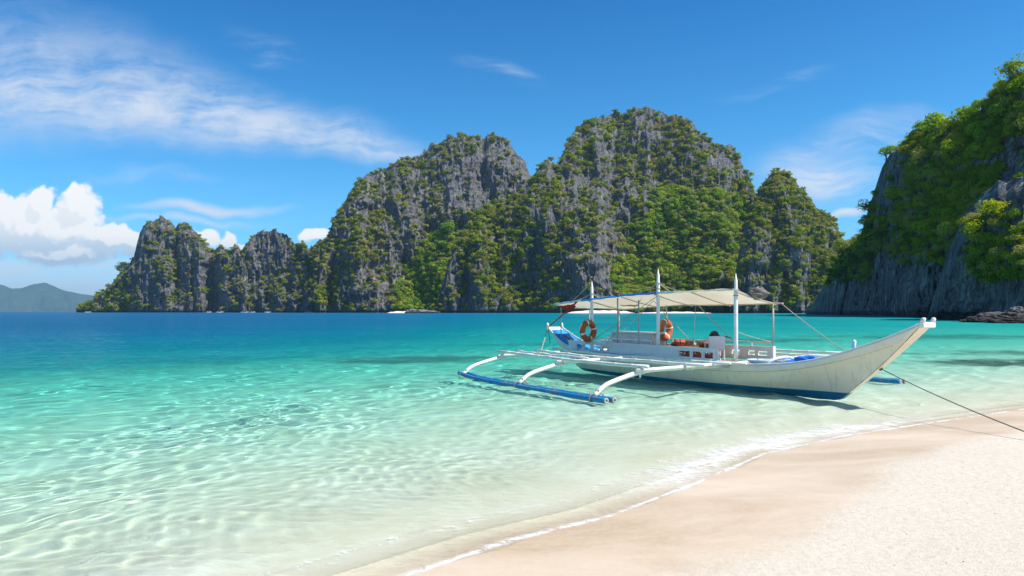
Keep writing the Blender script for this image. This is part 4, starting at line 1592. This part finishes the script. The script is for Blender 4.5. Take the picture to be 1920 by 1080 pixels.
# stern horns
s1, z1, w1 = hull_pt(1, 1.0)
for sg in (-1, 1):
    part('stern_horn', horn(sg * w1, s1 - 0.02, z1, 0.13, 0.04, 0.02), WHITE)
# foredeck with blue tarpaulin, thwart planks
def deck_strip(s_a, s_b, drop, n=14, half=None):
    V, Fc = [], []
    aa = np.linspace(s_a, s_b, n)
    al = np.linspace(0, 1, 400)
    gs = np.array([hull_pt(a, 1.0) for a in al])
    for s in aa:
        zz = float(np.interp(s, gs[:, 0], gs[:, 1])) - drop
        w = float(np.interp(s, gs[:, 0], gs[:, 2])) - 0.03
        if half:
            w = min(w, half)
        for t in (-1, -0.5, 0, 0.5, 1):
            V.append((t * w, s, zz + 0.03 * (1 - t * t)))
    for i in range(n - 1):
        for j in range(4):
            Fc.append((i * 5 + j, i * 5 + j + 1, (i + 1) * 5 + j + 1, (i + 1) * 5 + j))
    return V, Fc


part('foredeck', deck_strip(-3.6, -1.55, 0.05, 20), WHITE)
part('bow_platform', deck_strip(-0.45, 0.35, 0.02, 8), PALEWOOD)
cm = part('coaming', curve_tube([(-0.46, -0.42, 0.60), (-0.35, -0.50, 0.74), (0.0, -0.56, 0.80), (0.35, -0.50, 0.74), (0.46, -0.42, 0.60)], 0.035, 20, 8), WHITE)
part('thwart', box(-0.36, 0.36, -1.50, -1.34, 0.66, 0.70), WHITE)
part('thwart', box(-0.42, 0.42, -0.98, -0.86, 0.60, 0.635), WHITE)
# post leaning on the far gunwale of the prow
part('bow_post', tube_verts([(0.27, -2.0, 0.86), (0.25, -2.03, 1.05), (0.235, -2.06, 1.20), (0.235, -2.06, 1.225)], [0.035, 0.04, 0.038, 0.012], 10), WHITE)

# ---- deck planks
DECKZ = 0.60
k = 0
for i in range(11):
    x0 = -0.56 + i * 0.1025
    pl = part('deck_plank', box(x0 + 0.003, x0 + 0.0995, 0.35, 7.2 - 0.15 * abs(i - 5) / 5 * 3, DECKZ - 0.03, DECKZ + 0.003 * (i % 3)), PALEWOOD if i % 2 else WOOD, smooth=False)

# ---- bulwark on the near and far side
def bulwark(x, s_a, s_b, openings, z0=0.585, z1=0.915, name='bulwark', zo=(0.70, 0.84), mat=WHITE, slope=None):
    t = 0.018
    parts = [box(x - t, x + t, s_a, s_b, z0, zo[0]), box(x - t * 1.25, x + t * 1.25, s_a, s_b, zo[1], z1)]
    cur = s_a
    for (o0, o1) in sorted(openings):
        parts.append(box(x - t * 0.9, x + t * 0.9, cur, o0, zo[0], zo[1]))
        cur = o1
    parts.append(box(x - t * 0.9, x + t * 0.9, cur, s_b, zo[0], zo[1]))
    b_ = part(name, merge(parts), mat, smooth=False)
    part('cap_rail', box(x - 0.035, x + 0.035, s_a - 0.02, s_b + 0.02, z1, z1 + 0.022), mat, b_, smooth=False)
    return b_


bulwark(-0.575, 0.92, 6.95, [(1.02, 1.31), (1.39, 1.70), (1.78, 2.16), (4.97, 5.28), (5.40, 5.72), (5.85, 6.15), (6.27, 6.55)])
part('bulwark_end', ([(-0.59, 0.90, 0.585), (-0.59, 0.90, 0.90), (-0.59, 0.72, 0.585), (-0.56, 0.90, 0.585), (-0.56, 0.90, 0.90), (-0.56, 0.72, 0.585)],
                     [(0, 1, 2), (3, 5, 4), (0, 3, 4, 1), (1, 4, 5, 2), (0, 2, 5, 3)]), WHITE, smooth=False)
bulwark(0.60, 0.33, 1.95, [(0.45, 0.72), (0.82, 1.02), (1.30, 1.55)], 0.64, 0.955, zo=(0.76, 0.88), mat=CREAM)
bulwark(0.60, 2.1, 6.9, [(2.3 + 0.5 * q, 2.62 + 0.5 * q) for q in range(8)], 0.60, 0.90, zo=(0.70, 0.82), mat=CREAM)
part('corner_post', box(0.565, 0.645, 0.26, 0.34, 0.58, 0.99), WHITE, smooth=False)
# rails with posts
def rail(name, x, sa, sb, z, posts, zb, r=0.017, mat=PALEWOOD):
    o = part(name, bamboo((x, sa, z), (x, sb, z), r, 6, seed=int(sa * 10), wob=0.004), mat)
    for s in posts:
        part('rail_post', tube_verts([(x, s, zb), (x, s, z)], 0.016, 8), WHITE, o)
    return o


rail('far_side_rail', 0.62, 0.30, 1.95, 1.075, (0.33, 0.95, 1.5, 1.9), 0.97)
rail('far_side_rail', 0.62, 2.1, 6.6, 1.05, (2.1, 2.9, 3.7, 4.5, 5.3, 6.1, 6.6), 0.92)
rail('near_side_rail', -0.50, 3.3, 6.3, 1.04, (3.3, 3.9, 4.5, 5.1, 5.7, 6.3), 0.92, mat=WHITE)

# cabin box and benches
cb = part('engine_box', box(0.02, 0.46, 3.85, 5.65, DECKZ + 0.01, 1.19), CREAM, smooth=False)
bevel(cb, 0.015)
part('box_lid', box(-0.01, 0.49, 3.80, 5.70, 1.192, 1.225), WHITE, cb, smooth=False)
for q in range(2):
    part('box_panel', box(0.004, 0.018, 3.98 + q * 0.85, 4.70 + q * 0.85, 0.72, 1.12), WHITE, cb, smooth=False)
for (s_a, s_b) in ((1.95, 2.7), (2.8, 3.55)):
    bn = part('bench', box(0.22, 0.52, s_a, s_b, 0.86, 0.885), WOOD, smooth=False)
    for q in range(4):
        s_ = s_a + 0.08 + q * (s_b - s_a - 0.16) / 3
        part('bench_leg', box(0.25, 0.285, s_ - 0.018, s_ + 0.018, DECKZ + 0.012, 0.858), WOOD, bn, smooth=False)
    part('bench_back', box(0.515, 0.54, s_a, s_b, 0.92, 1.03), WOOD, bn, smooth=False)
for q in range(7):
    s_ = 1.95 + q * 0.24
    part('slat', box(-0.30, -0.10, s_, s_ + 0.17, 0.82, 0.84), (WOOD, PALEWOOD)[q % 2], smooth=False)
part('seat_frame', merge([box(-0.30, -0.27, 1.93, 3.6, 0.78, 0.815), box(-0.13, -0.10, 1.93, 3.6, 0.78, 0.815), box(-0.29, -0.26, 2.0, 2.04, 0.605, 0.78), box(-0.29, -0.26, 3.5, 3.54, 0.605, 0.78), box(-0.13, -0.10, 2.0, 2.04, 0.605, 0.78), box(-0.13, -0.10, 3.5, 3.54, 0.605, 0.78)]), WOOD, smooth=False)

# ---- booms, arms, poles
BOOMS = (0.45, 3.42, 6.38)
for bi, s in enumerate(BOOMS):
    bo = part('outrigger_boom', bamboo((-3.35, s, 0.575), (3.45, s + 0.02, 0.685), 0.040, 14, seed=bi), BAMBOO)
    for sg, rise in ((-1, 0.0), (1, 0.10)):
        zt = 0.575 + rise
        x_in = -0.62 if (bi == 0 and sg < 0) else sg * 1.6
        pts = [(x_in if sg < 0 else 1.6, s + 0.085, zt + 0.0), (sg * 2.55, s + 0.085, zt - 0.005), (sg * 3.15, s + 0.075, zt - 0.045), (sg * 3.75, s + 0.03, zt * 0.72), (sg * 4.15, s, 0.30), (sg * 4.43, s - 0.02, 0.11)]
        arm = part('outrigger_arm', curve_tube(pts, 0.050, 30, 12, (1.0, 0.95)), BAMBOO)
        part('arm_lashing', tube_verts([(sg * 4.36, s - 0.05, 0.21), (sg * 4.29, s - 0.01, 0.22), (sg * 4.35, s + 0.05, 0.20)], 0.02, 6), WOOD, arm)
        # lashing to the floats
        for dx in (-0.10, 0.10):
            v, f = torus(0.085, 0.014, 14, 6)
            v = [(q[0] + sg * 4.36 + dx, q[1] + s, q[2] + 0.06) for q in v]
            part('float_lashing', (v, f), WOOD, arm)
        # peg under the arm
        part('peg', tube_verts([(sg * 3.18, s + 0.07, zt - 0.16), (sg * 3.18, s + 0.07, zt + 0.06)], 0.020, 8), BAMBOO, arm)
        for xx in (2.0, 3.17):
            v, f = torus(0.062, 0.012, 12, 5)
            part('boom_lashing', ([(sg * xx + q[1], s + 0.04 + q[0], zt + 0.01 + q[2]) for q in v], f), ROPE, arm)
for sg, rise in ((-1, 0.0), (1, 0.10)):
    for (x, sa, sb, r, sag) in ((3.17, 0.28, 6.62, 0.040, -0.03), (2.0, -0.15, 6.5, 0.040, -0.03), (1.15, -0.05, 6.9, 0.034, -0.02), (2.6, 3.2, 6.6, 0.026, -0.01), (0.80, -0.2, 6.4, 0.028, 0)):
        zt = 0.575 + 0.085 + rise * min(1, x / 3.0)
        part('fore_and_aft_pole', bamboo((sg * x, sa, zt), (sg * (x + 0.03), sb, zt + 0.02), r, 12, sag, seed=int(x * 10)), BAMBOO)
# grey plank walkways beside the hull
part('side_plank', box(-1.02, -0.86, 3.0, 6.8, 0.625, 0.65), PALEBLUE, smooth=False)
part('side_plank', box(0.90, 1.08, 0.5, 6.0, 0.68, 0.705), WHITE, smooth=False)


# twin bamboo floats
def float_pair(sg, sa, sb):
    for q, (dx, ds) in enumerate(((-0.10, 0.0), (0.10, 0.0))):
        x = sg * 4.36 + dx
        p_ = [(x, sa + ds, 0.055), (x, sa + 1.0, 0.045), (x, (sa + sb) / 2, 0.04), (x, sb - 1.0, 0.06), (x, sb - ds, 0.13)]
        o = part('float', curve_tube(p_, 0.060, 44, 14, (1.0, 0.82)), FLOATB)
        # open front end shows the bare cane
        for yy, d in ((sa + ds - 0.004, -1),):
            v, f = torus(0.039, 0.018, 20, 8)
            part('cane_end', ([(x + a_[0], yy + a_[1] * 0.5, 0.055 + a_[2]) for a_ in v], f), PALEWOOD, o)
        for n_ in range(9):
            t_ = sa + 0.4 + n_ * (sb - sa - 0.8) / 8
            v, f = torus(0.0575, 0.0065, 16, 5)
            zz = float(np.interp(t_, [sa, sa + 1, (sa + sb) / 2, sb - 1, sb], [0.055, 0.045, 0.04, 0.06, 0.13]))
            part('cane_joint', ([(x + a_[0], t_ + a_[1], zz + a_[2]) for a_ in v], f), FLOATB, o)


float_pair(-1, 0.0, 6.55)
float_pair(1, -0.5, 6.1)

# ---- masts
MAST = [(0.40, 2.66, 0.60), (3.02, 2.89, 0.60), (5.89, 2.68, 0.60)]
for i, (s, zt, zb) in enumerate(MAST):
    x = -0.5
    r = 0.048
    ma = part('mast', tube_verts([(x, s, zb), (x, s, zb + 0.5), (x, s, zt - 0.42), (x, s, zt - 0.41), (x, s, zt - 0.16), (x, s, zt - 0.13), (x, s, zt)],
                                 [r, r, r * 0.92, r * 0.86, r * 0.80, r * 0.55, 0.006], 14), WHITE)
    for zz in (zt - 0.36, zt - 0.50, zb + 0.10):
        v, f = torus(r + 0.004, 0.012, 16, 6)
        part('mast_binding', ([(x + a_[0], s + a_[2], zz + a_[1]) for a_ in v], f), ROPE, ma)
    part('mast_foot', box(x - 0.09, x + 0.09, s - 0.09, s + 0.09, zb - 0.012, zb + 0.03), WHITE, ma, smooth=False)

# ---- canopy
NEAR_E = [(0.28, 2.26), (0.40, 2.30), (1.7, 2.285), (3.02, 2.265), (4.3, 2.23), (5.89, 2.14), (6.8, 2.08), (7.75, 2.02)]
FAR_E = [(0.28, 2.00), (1.5, 1.975), (2.4, 1.97), (3.6, 1.985), (4.8, 1.93), (5.8, 1.87), (6.9, 1.90), (7.75, 1.93)]
NU, NV = 60, 20
cv = np.zeros((NU + 1, NV + 1, 3))
for i in range(NU + 1):
    s = 0.28 + (7.75 - 0.28) * i / NU
    zn, zf = lerp_tab(s, NEAR_E), lerp_tab(s, FAR_E)
    for j in range(NV + 1):
        t = j / NV
        x = -0.56 + 1.22 * t
        sagz = -0.035 * math.sin(math.pi * t) * (0.5 + 0.5 * math.cos(2 * math.pi * s / 2.7))
        wr = 0.012 * float(vnoise(s * 1.6, t * 3, 1.0)) + 0.010 * float(vnoise(s * 5, t * 6 + s * 3, 4.0))
        cv[i, j] = (x, s, zn * (1 - t) + zf * t + sagz + wr)
me = grid_mesh('canopy', cv)
me.materials.append(CLOTH)
can = link(bpy.data.objects.new('canopy', me), boat)
md = can.modifiers.new('solid', 'SOLIDIFY')
md.thickness = 0.006
# rolled and painted near edge
segs = [((0.30, 1.0), CLOTH, 0.018), ((1.0, 2.3), CLOTH, 0.016), ((2.3, 3.0), PALEBLUE, 0.024), ((3.0, 4.7), BCLOTH, 0.026), ((4.7, 6.3), BLUE, 0.027), ((6.3, 7.78), PALEBLUE, 0.024)]
for (sa, sb), mt, r in segs:
    pts = [(-0.565, s, lerp_tab(s, NEAR_E) + 0.008 + 0.006 * math.sin(s * 9)) for s in np.linspace(sa, sb + 0.01, 12)]
    part('edge_roll', tube_verts(pts, [r * (0.85 + 0.3 * random.Random(int(s * 100)).random()) for s in np.linspace(sa, sb, 12)], 10), mt, can)
part('canopy_pole', tube_verts([(0.655, s, lerp_tab(s, FAR_E) - 0.012) for s in np.linspace(0.05, 7.8, 24)], 0.016, 8), PALEWOOD, can)
for s in (0.30, 1.7, 3.05, 4.4, 5.92, 7.72):
    a_, b_ = lerp_tab(s, NEAR_E), lerp_tab(s, FAR_E)
    part('canopy_pole', tube_verts([(-0.60, s, a_ - 0.03), (0.1, s, (a_ + b_) / 2 - 0.065), (0.70, s, b_ - 0.035)], 0.014, 8), PALEWOOD, can)
# thin stanchions carrying it
for (x, s, zb, zt, r) in ((0.62, 0.31, 0.98, 2.0, 0.020), (-0.5, 4.69, 0.90, 2.18, 0.020), (-0.56, 3.72, 0.62, 2.10, 0.019), (0.55, 3.88, 0.90, 1.97, 0.018), (-0.30, 7.80, 0.98, 2.0, 0.017), (0.58, 6.0, 0.9, 1.88, 0.018), (0.58, 7.5, 0.95, 1.92, 0.016)):
    part('stanchion', tube_verts([(x, s, zb), (x, s, zt)], r, 8), GREY)


# ---- stays
def rope(name, a, b, r=0.008, sag=0.02, mat=ROPE, parent=boat, n=14):
    a, b = Vector(a), Vector(b)
    pts = []
    for i in range(n + 1):
        t = i / n
        q = a.lerp(b, t)
        q.z -= 4 * sag * t * (1 - t)
        pts.append(q)
    return part(name, tube_verts(pts, r, 6), mat, parent)


for s, zt, zb in MAST:
    zc = lerp_tab(s, NEAR_E)
    rope('stay_rope', (-0.5, s, zt - 0.36), (-0.56, s + 0.85, lerp_tab(s + 0.85, NEAR_E) + 0.02), 0.009)
    rope('stay_rope', (-0.5, s, zt - 0.36), (-0.50, s - 0.85 if s > 1 else s - 0.1, lerp_tab(max(s - 0.85, 0.3), NEAR_E) + 0.02), 0.009)
    rope('stay_rope', (-0.5, s, zt - 0.36), (0.62, s - 0.05, lerp_tab(s, FAR_E) + 0.01), 0.009, 0.03)
rope('stay_rope', (0.62, 0.10, 2.0), (0.24, -1.95, 0.92), 0.010, 0.03)
rope('stay_rope', (0.50, 2.6, 1.95), (-0.42, 0.45, 1.05), 0.010, 0.02)
rope('stay_rope', (-0.54, 3.0, 2.20), (-0.9, 6.2, 0.64), 0.009, 0.03)
rope('stay_rope', (-0.3, 3.9, 2.15), (-1.0, 4.9, 0.64), 0.008, 0.02)
rope('stay_rope', (0.1, 3.9, 2.10), (0.55, 3.0, 1.08), 0.009, 0.02)
rope('stay_rope', (0.1, 3.9, 2.10), (0.5, 5.9, 1.12), 0.009, 0.02)
rope('stay_rope', (0.5, 2.7, 1.98), (0.6, 2.9, 1.06), 0.008, 0.0)
rope('stay_rope', (-0.52, 5.9, 2.62), (-0.58, 6.9, 2.06), 0.009, 0.01)
rope('stay_rope', (-0.50, 0.4, 1.35), (0.55, 0.32, 1.10), 0.008, 0.02)
rope('stay_rope', (-0.55, 6.55, 2.08), (-0.25, 8.55, 1.36), 0.013, 0.03)
rope('stay_rope', (-0.25, 8.60, 1.36), (-1.95, 6.35, 0.68), 0.013, 0.01)
rope('stay_rope', (-0.25, 8.62, 1.25), (-0.35, 8.35, 0.78), 0.012, 0.0, ROPEG)

# ---- loose things aboard (each can be lifted away)
def place(name, vf, mat, loc, rot=(0, 0, 0), smooth=True, label='', cat='', group=None, empty=False):
    M_ = BM @ Matrix.Translation(Vector(loc)) @ Matrix.Rotation(rot[2], 4, 'Z') @ Matrix.Rotation(rot[1], 4, 'Y') @ Matrix.Rotation(rot[0], 4, 'X')
    if vf is None:
        o = link(bpy.data.objects.new(name, None))
    else:
        o = mesh_obj(name, vf[0], vf[1], mat, None, smooth)
    o.matrix_world = M_
    tag(o, label, cat, group)
    return o


def life_ring(loc, rotz, label, R=0.235, tilt=0.0):
    o = place('life_ring', torus(R, 0.088, 48, 14), RINGM, loc, (tilt, 0, rotz), True, label, 'life ring', 'life rings hanging on the boat')
    for q in range(4):
        a = q * math.pi / 2 + 0.3
        mesh_obj('band', *torus(R, 0.092, 5, 14, a - 0.10, a + 0.10), WHITE, o)
    pts = [(math.cos(t) * (R + 0.10 + 0.015 * math.cos(4 * t)), 0.0, math.sin(t) * (R + 0.10 + 0.015 * math.cos(4 * t))) for t in np.linspace(0, 6.283, 41)]
    mesh_obj('grab_line', *tube_verts(pts, 0.008, 5), ROPE, o)
    mesh_obj('hanging_cord', *tube_verts([(0, 0, R + 0.09), (0.01, 0.02, R + 0.22)], 0.008, 5), ROPE, o)
    return o


life_ring((-0.70, 5.80, 1.24), math.radians(10), 'faded orange life ring hanging by the mast nearest the stern')
life_ring((0.42, 3.78, 1.30), math.radians(16), 'faded orange life ring half hidden behind the middle mast', 0.215)

# white moulded seat and black motor behind it
ch = place('white_seat', None, None, (0.08, 1.62, 0.60), (0, 0, math.radians(-28)), label='white plastic seat with tall back in the middle of the deck', cat='seat')
def cpart(name, vf, mat, p_, bev=0.02):
    o = mesh_obj(name, vf[0], vf[1], mat, p_, False)
    bevel(o, bev, 3)
    return o


cpart('backrest', box(-0.20, 0.20, -0.19, -0.14, 0.27, 0.60), WHITE, ch, 0.02)
cpart('seat', box(-0.20, 0.20, -0.16, 0.20, 0.24, 0.285), WHITE, ch, 0.015)
for sx in (-1, 1):
    cpart('armrest', box(sx * 0.20 - 0.02, sx * 0.20 + 0.02, -0.16, 0.16, 0.42, 0.445), WHITE, ch, 0.008)
    for sy in (-0.14, 0.16):
        cpart('leg', box(sx * 0.185 - 0.018, sx * 0.185 + 0.018, sy - 0.018, sy + 0.018, 0.005, 0.245), WHITE, ch, 0.004)
    cpart('arm_support', box(sx * 0.20 - 0.015, sx * 0.20 + 0.015, 0.11, 0.145, 0.28, 0.42), WHITE, ch, 0.004)
mo = place('steering_motor', None, None, (0.30, 1.85, 0.60), (0, 0, 0.3), label='black rounded motor head standing behind the white seat', cat='motor')
mesh_obj('motor_head', *tube_verts([(0, 0, 0.50), (0, 0, 0.54), (0, 0, 0.60), (0, 0, 0.66), (0, 0, 0.70), (0, 0, 0.72)], [0.05, 0.12, 0.13, 0.10, 0.07, 0.02], 14), BLACK, mo)
mesh_obj('shaft', *tube_verts([(0, 0, 0.02), (0, 0, 0.5)], 0.035, 10), GREY, mo)
mesh_obj('handle', *curve_tube([(0, 0, 0.56), (0.1, -0.15, 0.58), (0.13, -0.38, 0.56)], 0.016, 8, 8), BLACK, mo)


def blob_mesh(dims, seed, rough=0.25, seg=(20, 12), freq=1.6):
    V, Fc = [], []
    nu, nv_ = seg
    for j in range(nv_ + 1):
        ph = math.pi * j / nv_
        for i in range(nu):
            th = 2 * math.pi * i / nu
            n = Vector((math.sin(ph) * math.cos(th), math.sin(ph) * math.sin(th), math.cos(ph)))
            d = 1 + rough * float(vnoise(n.x * freq + seed, n.y * freq, n.z * freq)) + rough * 0.5 * float(vnoise(n.x * freq * 3 + seed, n.y * freq * 3, n.z * freq * 3))
            V.append((n.x * d * dims[0], n.y * d * dims[1], n.z * d * dims[2]))
    for j in range(nv_):
        for i in range(nu):
            k = (i + 1) % nu
            Fc.append((j * nu + i, (j + 1) * nu + i, (j + 1) * nu + k, j * nu + k))
    return V, Fc


LJ = [((-0.36, 1.18, 0.70), 'orange life jacket seen through the foremost bulwark opening'), ((-0.36, 1.56, 0.70), 'orange life jacket seen through the second bulwark opening'), ((-0.36, 2.0, 0.71), 'orange life jacket seen through the third bulwark opening'),
      ((0.33, 2.2, 0.955), 'reddish life jacket lying on the forward bench'), ((0.36, 3.2, 0.955), 'reddish life jacket lying on the aft bench')]
for i, (l, lb) in enumerate(LJ):
    o = place('life_jacket', blob_mesh((0.13, 0.17, 0.09), i * 3.3, 0.3), JACKET, l, (0.2, 0.1, i), True, lb, 'life jacket', 'orange life jackets on the boat')
    for q in (-0.06, 0.06):
        mesh_obj('strap', *curve_tube([(-0.14, q, -0.03), (-0.05, q, 0.085), (0.06, q, 0.09), (0.14, q, -0.03)], 0.012, 12, 6), BLACK, o)
place('blue_tarpaulin', merge([([(a + 0.02 * math.sin(b * 7), b, c) for a, b, c in q[0]], q[1]) for q in [
    ([(x, s, 0.66 + 0.035 * math.sin(x * 9 + s * 5) + 0.03 * math.sin(s * 13) + (0.05 if abs(x) < 0.3 else 0.0)) for s in np.linspace(-1.28, -0.60, 16) for x in np.linspace(-0.42, 0.42, 12)],
     [(i * 12 + j, i * 12 + j + 1, (i + 1) * 12 + j + 1, (i + 1) * 12 + j) for i in range(15) for j in range(11)])]]), BCLOTH, (0, 0, 0), label='crumpled bright blue tarpaulin over the well behind the bow', cat='tarpaulin')
place('blue_tarpaulin', blob_mesh((0.10, 0.26, 0.07), 5.1, 0.5), BCLOTH, (-0.20, -1.22, 0.79), (0, 0, 0.2), label='bunched roll of bright blue cloth on the forward edge of the tarpaulin', cat='cloth')
place('blue_cloth', blob_mesh((0.20, 0.26, 0.07), 8.1, 0.4), BCLOTH, (0.0, 7.45, 0.70), (0, 0, 0.2), label='dark blue folded cloth in the stern well', cat='cloth')
for q in range(6):
    r_ = random.Random(q)
    a0 = (r_.uniform(-0.25, 0.05), r_.uniform(7.3, 7.6), 0.80)
    b0 = (r_.uniform(-0.05, 0.20), r_.uniform(8.0, 8.35), 1.02)
    o = place('driftwood_stick', tube_verts([a0, ((a0[0] + b0[0]) / 2 + 0.03, (a0[1] + b0[1]) / 2, 0.93), b0], 0.022, 7), PALEWOOD if q % 2 else WOOD, (0, 0, 0), label='bare brown stick in the loose pile in the blue stern well', cat='stick', group='sticks piled in the stern well')
# basin on the foredeck
bp = [(0.02, 0), (0.20, 0), (0.27, 0.03), (0.30, 0.07), (0.31, 0.07), (0.28, 0.02), (0.21, -0.02), (0.02, -0.02)]
V = [(r_ * math.cos(2 * math.pi * i / 28), r_ * math.sin(2 * math.pi * i / 28), z_) for r_, z_ in bp for i in range(28)]
Fc = [(j * 28 + i, j * 28 + (i + 1) % 28, (j + 1) * 28 + (i + 1) % 28, (j + 1) * 28 + i) for j in range(len(bp) - 1) for i in range(28)]
place('basin', (V, Fc), PALEBLUE, (-0.12, 0.02, 0.655), label='shallow pale blue basin on the deck in front of the foremost mast', cat='basin')
place('coiled_rope', merge([([(a * 1.0, b_, z_) for a, z_, b_ in [(v[0], v[1] + 0.012 * q, v[2]) for v in torus(0.10 + 0.012 * (q % 3), 0.014, 20, 6)[0]]], torus(0.1, 0.014, 20, 6)[1]) for q in range(5)]), ROPE, (0.38, 0.05, 0.66), label='small coil of tan rope on the deck beside the basin', cat='rope')
# bags and cloths on the canopy
nb_ = place('net_bag', blob_mesh((0.16, 0.21, 0.12), 2.2, 0.35), NETM, (0.02, 0.22, 2.21), (0, 0, 0.4), label='dark bundled net bag hanging on the front end of the canopy', cat='bag')
rgn = random.Random(3)
for q in range(5):
    a = q * 1.25
    mesh_obj('cord', *torus(0.15 + 0.01 * q, 0.010, 20, 5), ROPE, nb_).rotation_euler = (0.4 * q, 0.1, a)
place('yellow_cloth', blob_mesh((0.10, 0.34, 0.055), 4.4, 0.4), YELLOW, (0.25, 5.1, 2.0), (0.05, 0, 0.1), label='rolled yellow cloth tucked under the canopy', cat='cloth')
V = []
for i in range(13):
    for j in range(7):
        s_ = 6.9 + 0.75 * i / 12
        V.append((-0.48 + 0.14 * j / 6 + 0.02 * math.sin(i), s_, 2.02 - 0.055 * i / 12 - (0.05 + 0.10 * math.sin(math.pi * i / 12)) * j / 6 + 0.012 * math.sin(i * 2.1 + j)))
rc = place('red_cloth', (V, [(i * 7 + j, i * 7 + j + 1, (i + 1) * 7 + j + 1, (i + 1) * 7 + j) for i in range(12) for j in range(6)]), RED, (0, 0, 0), label='torn red cloth hanging under the stern end of the canopy', cat='cloth')
md = rc.modifiers.new('solid', 'SOLIDIFY')
md.thickness = 0.01
place('red_cloth', curve_tube([(-0.57, 6.55, 2.10), (-0.52, 6.9, 1.93), (-0.44, 7.4, 1.74), (-0.36, 7.9, 1.56), (-0.27, 8.5, 1.33), (-0.25, 8.62, 1.22)], 0.020, 30, 7, (1.3, 0.7)), RED, (0, 0, 0), label='red cloth strip twisted round the stern rope', cat='cloth')

# mooring rope from the stem down to the sand at the right
a = BM @ Vector((0.0, -2.79, 0.70))
b = Vector((6.55, 6.9, 0.06))
pts = []
for i in range(41):
    t = i / 40
    q = a.lerp(b, t)
    q.z -= 4 * 0.10 * t * (1 - t)
    g_ = float(sand_z(np.array([q.x]), np.array([q.y]))[0])
    q.z = max(q.z, g_ + 0.012) if i < 39 else g_ - 0.03 * (i - 38)   # the end is buried in the sand
    pts.append(q)
o = mesh_obj('mooring_rope', *tube_verts(pts, 0.0085, 7), ROPEG)
tag(o, 'dark mooring rope running from the boat stem down to the sand', 'rope')
kn = mesh_obj('knot', *torus(0.028, 0.014, 14, 7), ROPEG, o)
kn.location = a
# ---- distant small boats along the foot of the island
def small_boat(px, D_, L, label, colr, roof=True):
    e = link(bpy.data.objects.new('small_boat', None))
    e.location = ((px - 960) / F * D_, D_, 0)
    h = mesh_obj('hull', [(-L / 2, 0, 1.3), (-L * 0.38, -0.9, 1.0), (L * 0.36, -0.9, 1.0), (L / 2, 0, 1.4), (L * 0.36, 0.9, 1.0), (-L * 0.38, 0.9, 1.0), (-L * 0.36, 0, -0.3), (L * 0.34, 0, -0.3)],
                 [(0, 1, 6), (1, 2, 7, 6), (2, 3, 7), (3, 4, 7), (4, 5, 6, 7), (5, 0, 6), (0, 5, 4, 3, 2, 1)], colr, e, False)
    for sg in (-1, 1):
        mesh_obj('float', *tube_verts([(-L * 0.36, sg * 4, 0.25), (L * 0.3, sg * 4, 0.15)], 0.2, 6), WHITE, e)
    for x in (-L * 0.2, L * 0.16):
        mesh_obj('boom', *tube_verts([(x, -4, 0.3), (x, -1.5, 1.2), (x, 1.5, 1.2), (x, 4, 0.3)], 0.12, 6), WHITE, e)
    if roof:
        mesh_obj('roof', *box(-L * 0.22, L * 0.2, -1.1, 1.1, 2.6, 2.75), WHITE, e, False)
        for x in (-L * 0.2, L * 0.18):
            for sg in (-1, 1):
                mesh_obj('post', *box(x - 0.06, x + 0.06, sg * 1.0 - 0.06, sg * 1.0 + 0.06, 0.9, 2.6), WHITE, e, False)
    tag(e, label, 'boat', 'small boats along the foot of the limestone island')


SB = ((165, 1330, 13, 'tiny pale boat under the left tip of the limestone island', WHITE, 0), (392, 1240, 10, 'tiny white boat, first to the right of the twin humps', WHITE, 1), (412, 1230, 15, 'longer tiny white boat beside the first one right of the twin humps', WHITE, 1),
      (459, 1215, 16, 'long tiny white boat under the low saddle of the island', WHITE, 1), (474, 1210, 10, 'tiny white boat close behind the long one under the saddle', WHITE, 0), (502, 1200, 12, 'tiny white boat alone under the second hump', WHITE, 0),
      (577, 1150, 13, 'tiny white boat where the island meets the broad mountain', WHITE, 1), (588, 1140, 10, 'tiny red boat where the island meets the broad mountain', RED, 0), (112, 5200, 60, 'pale far boat off the hills on the horizon', WHITE, 1))
for a_ in SB:
    small_boat(*a_)
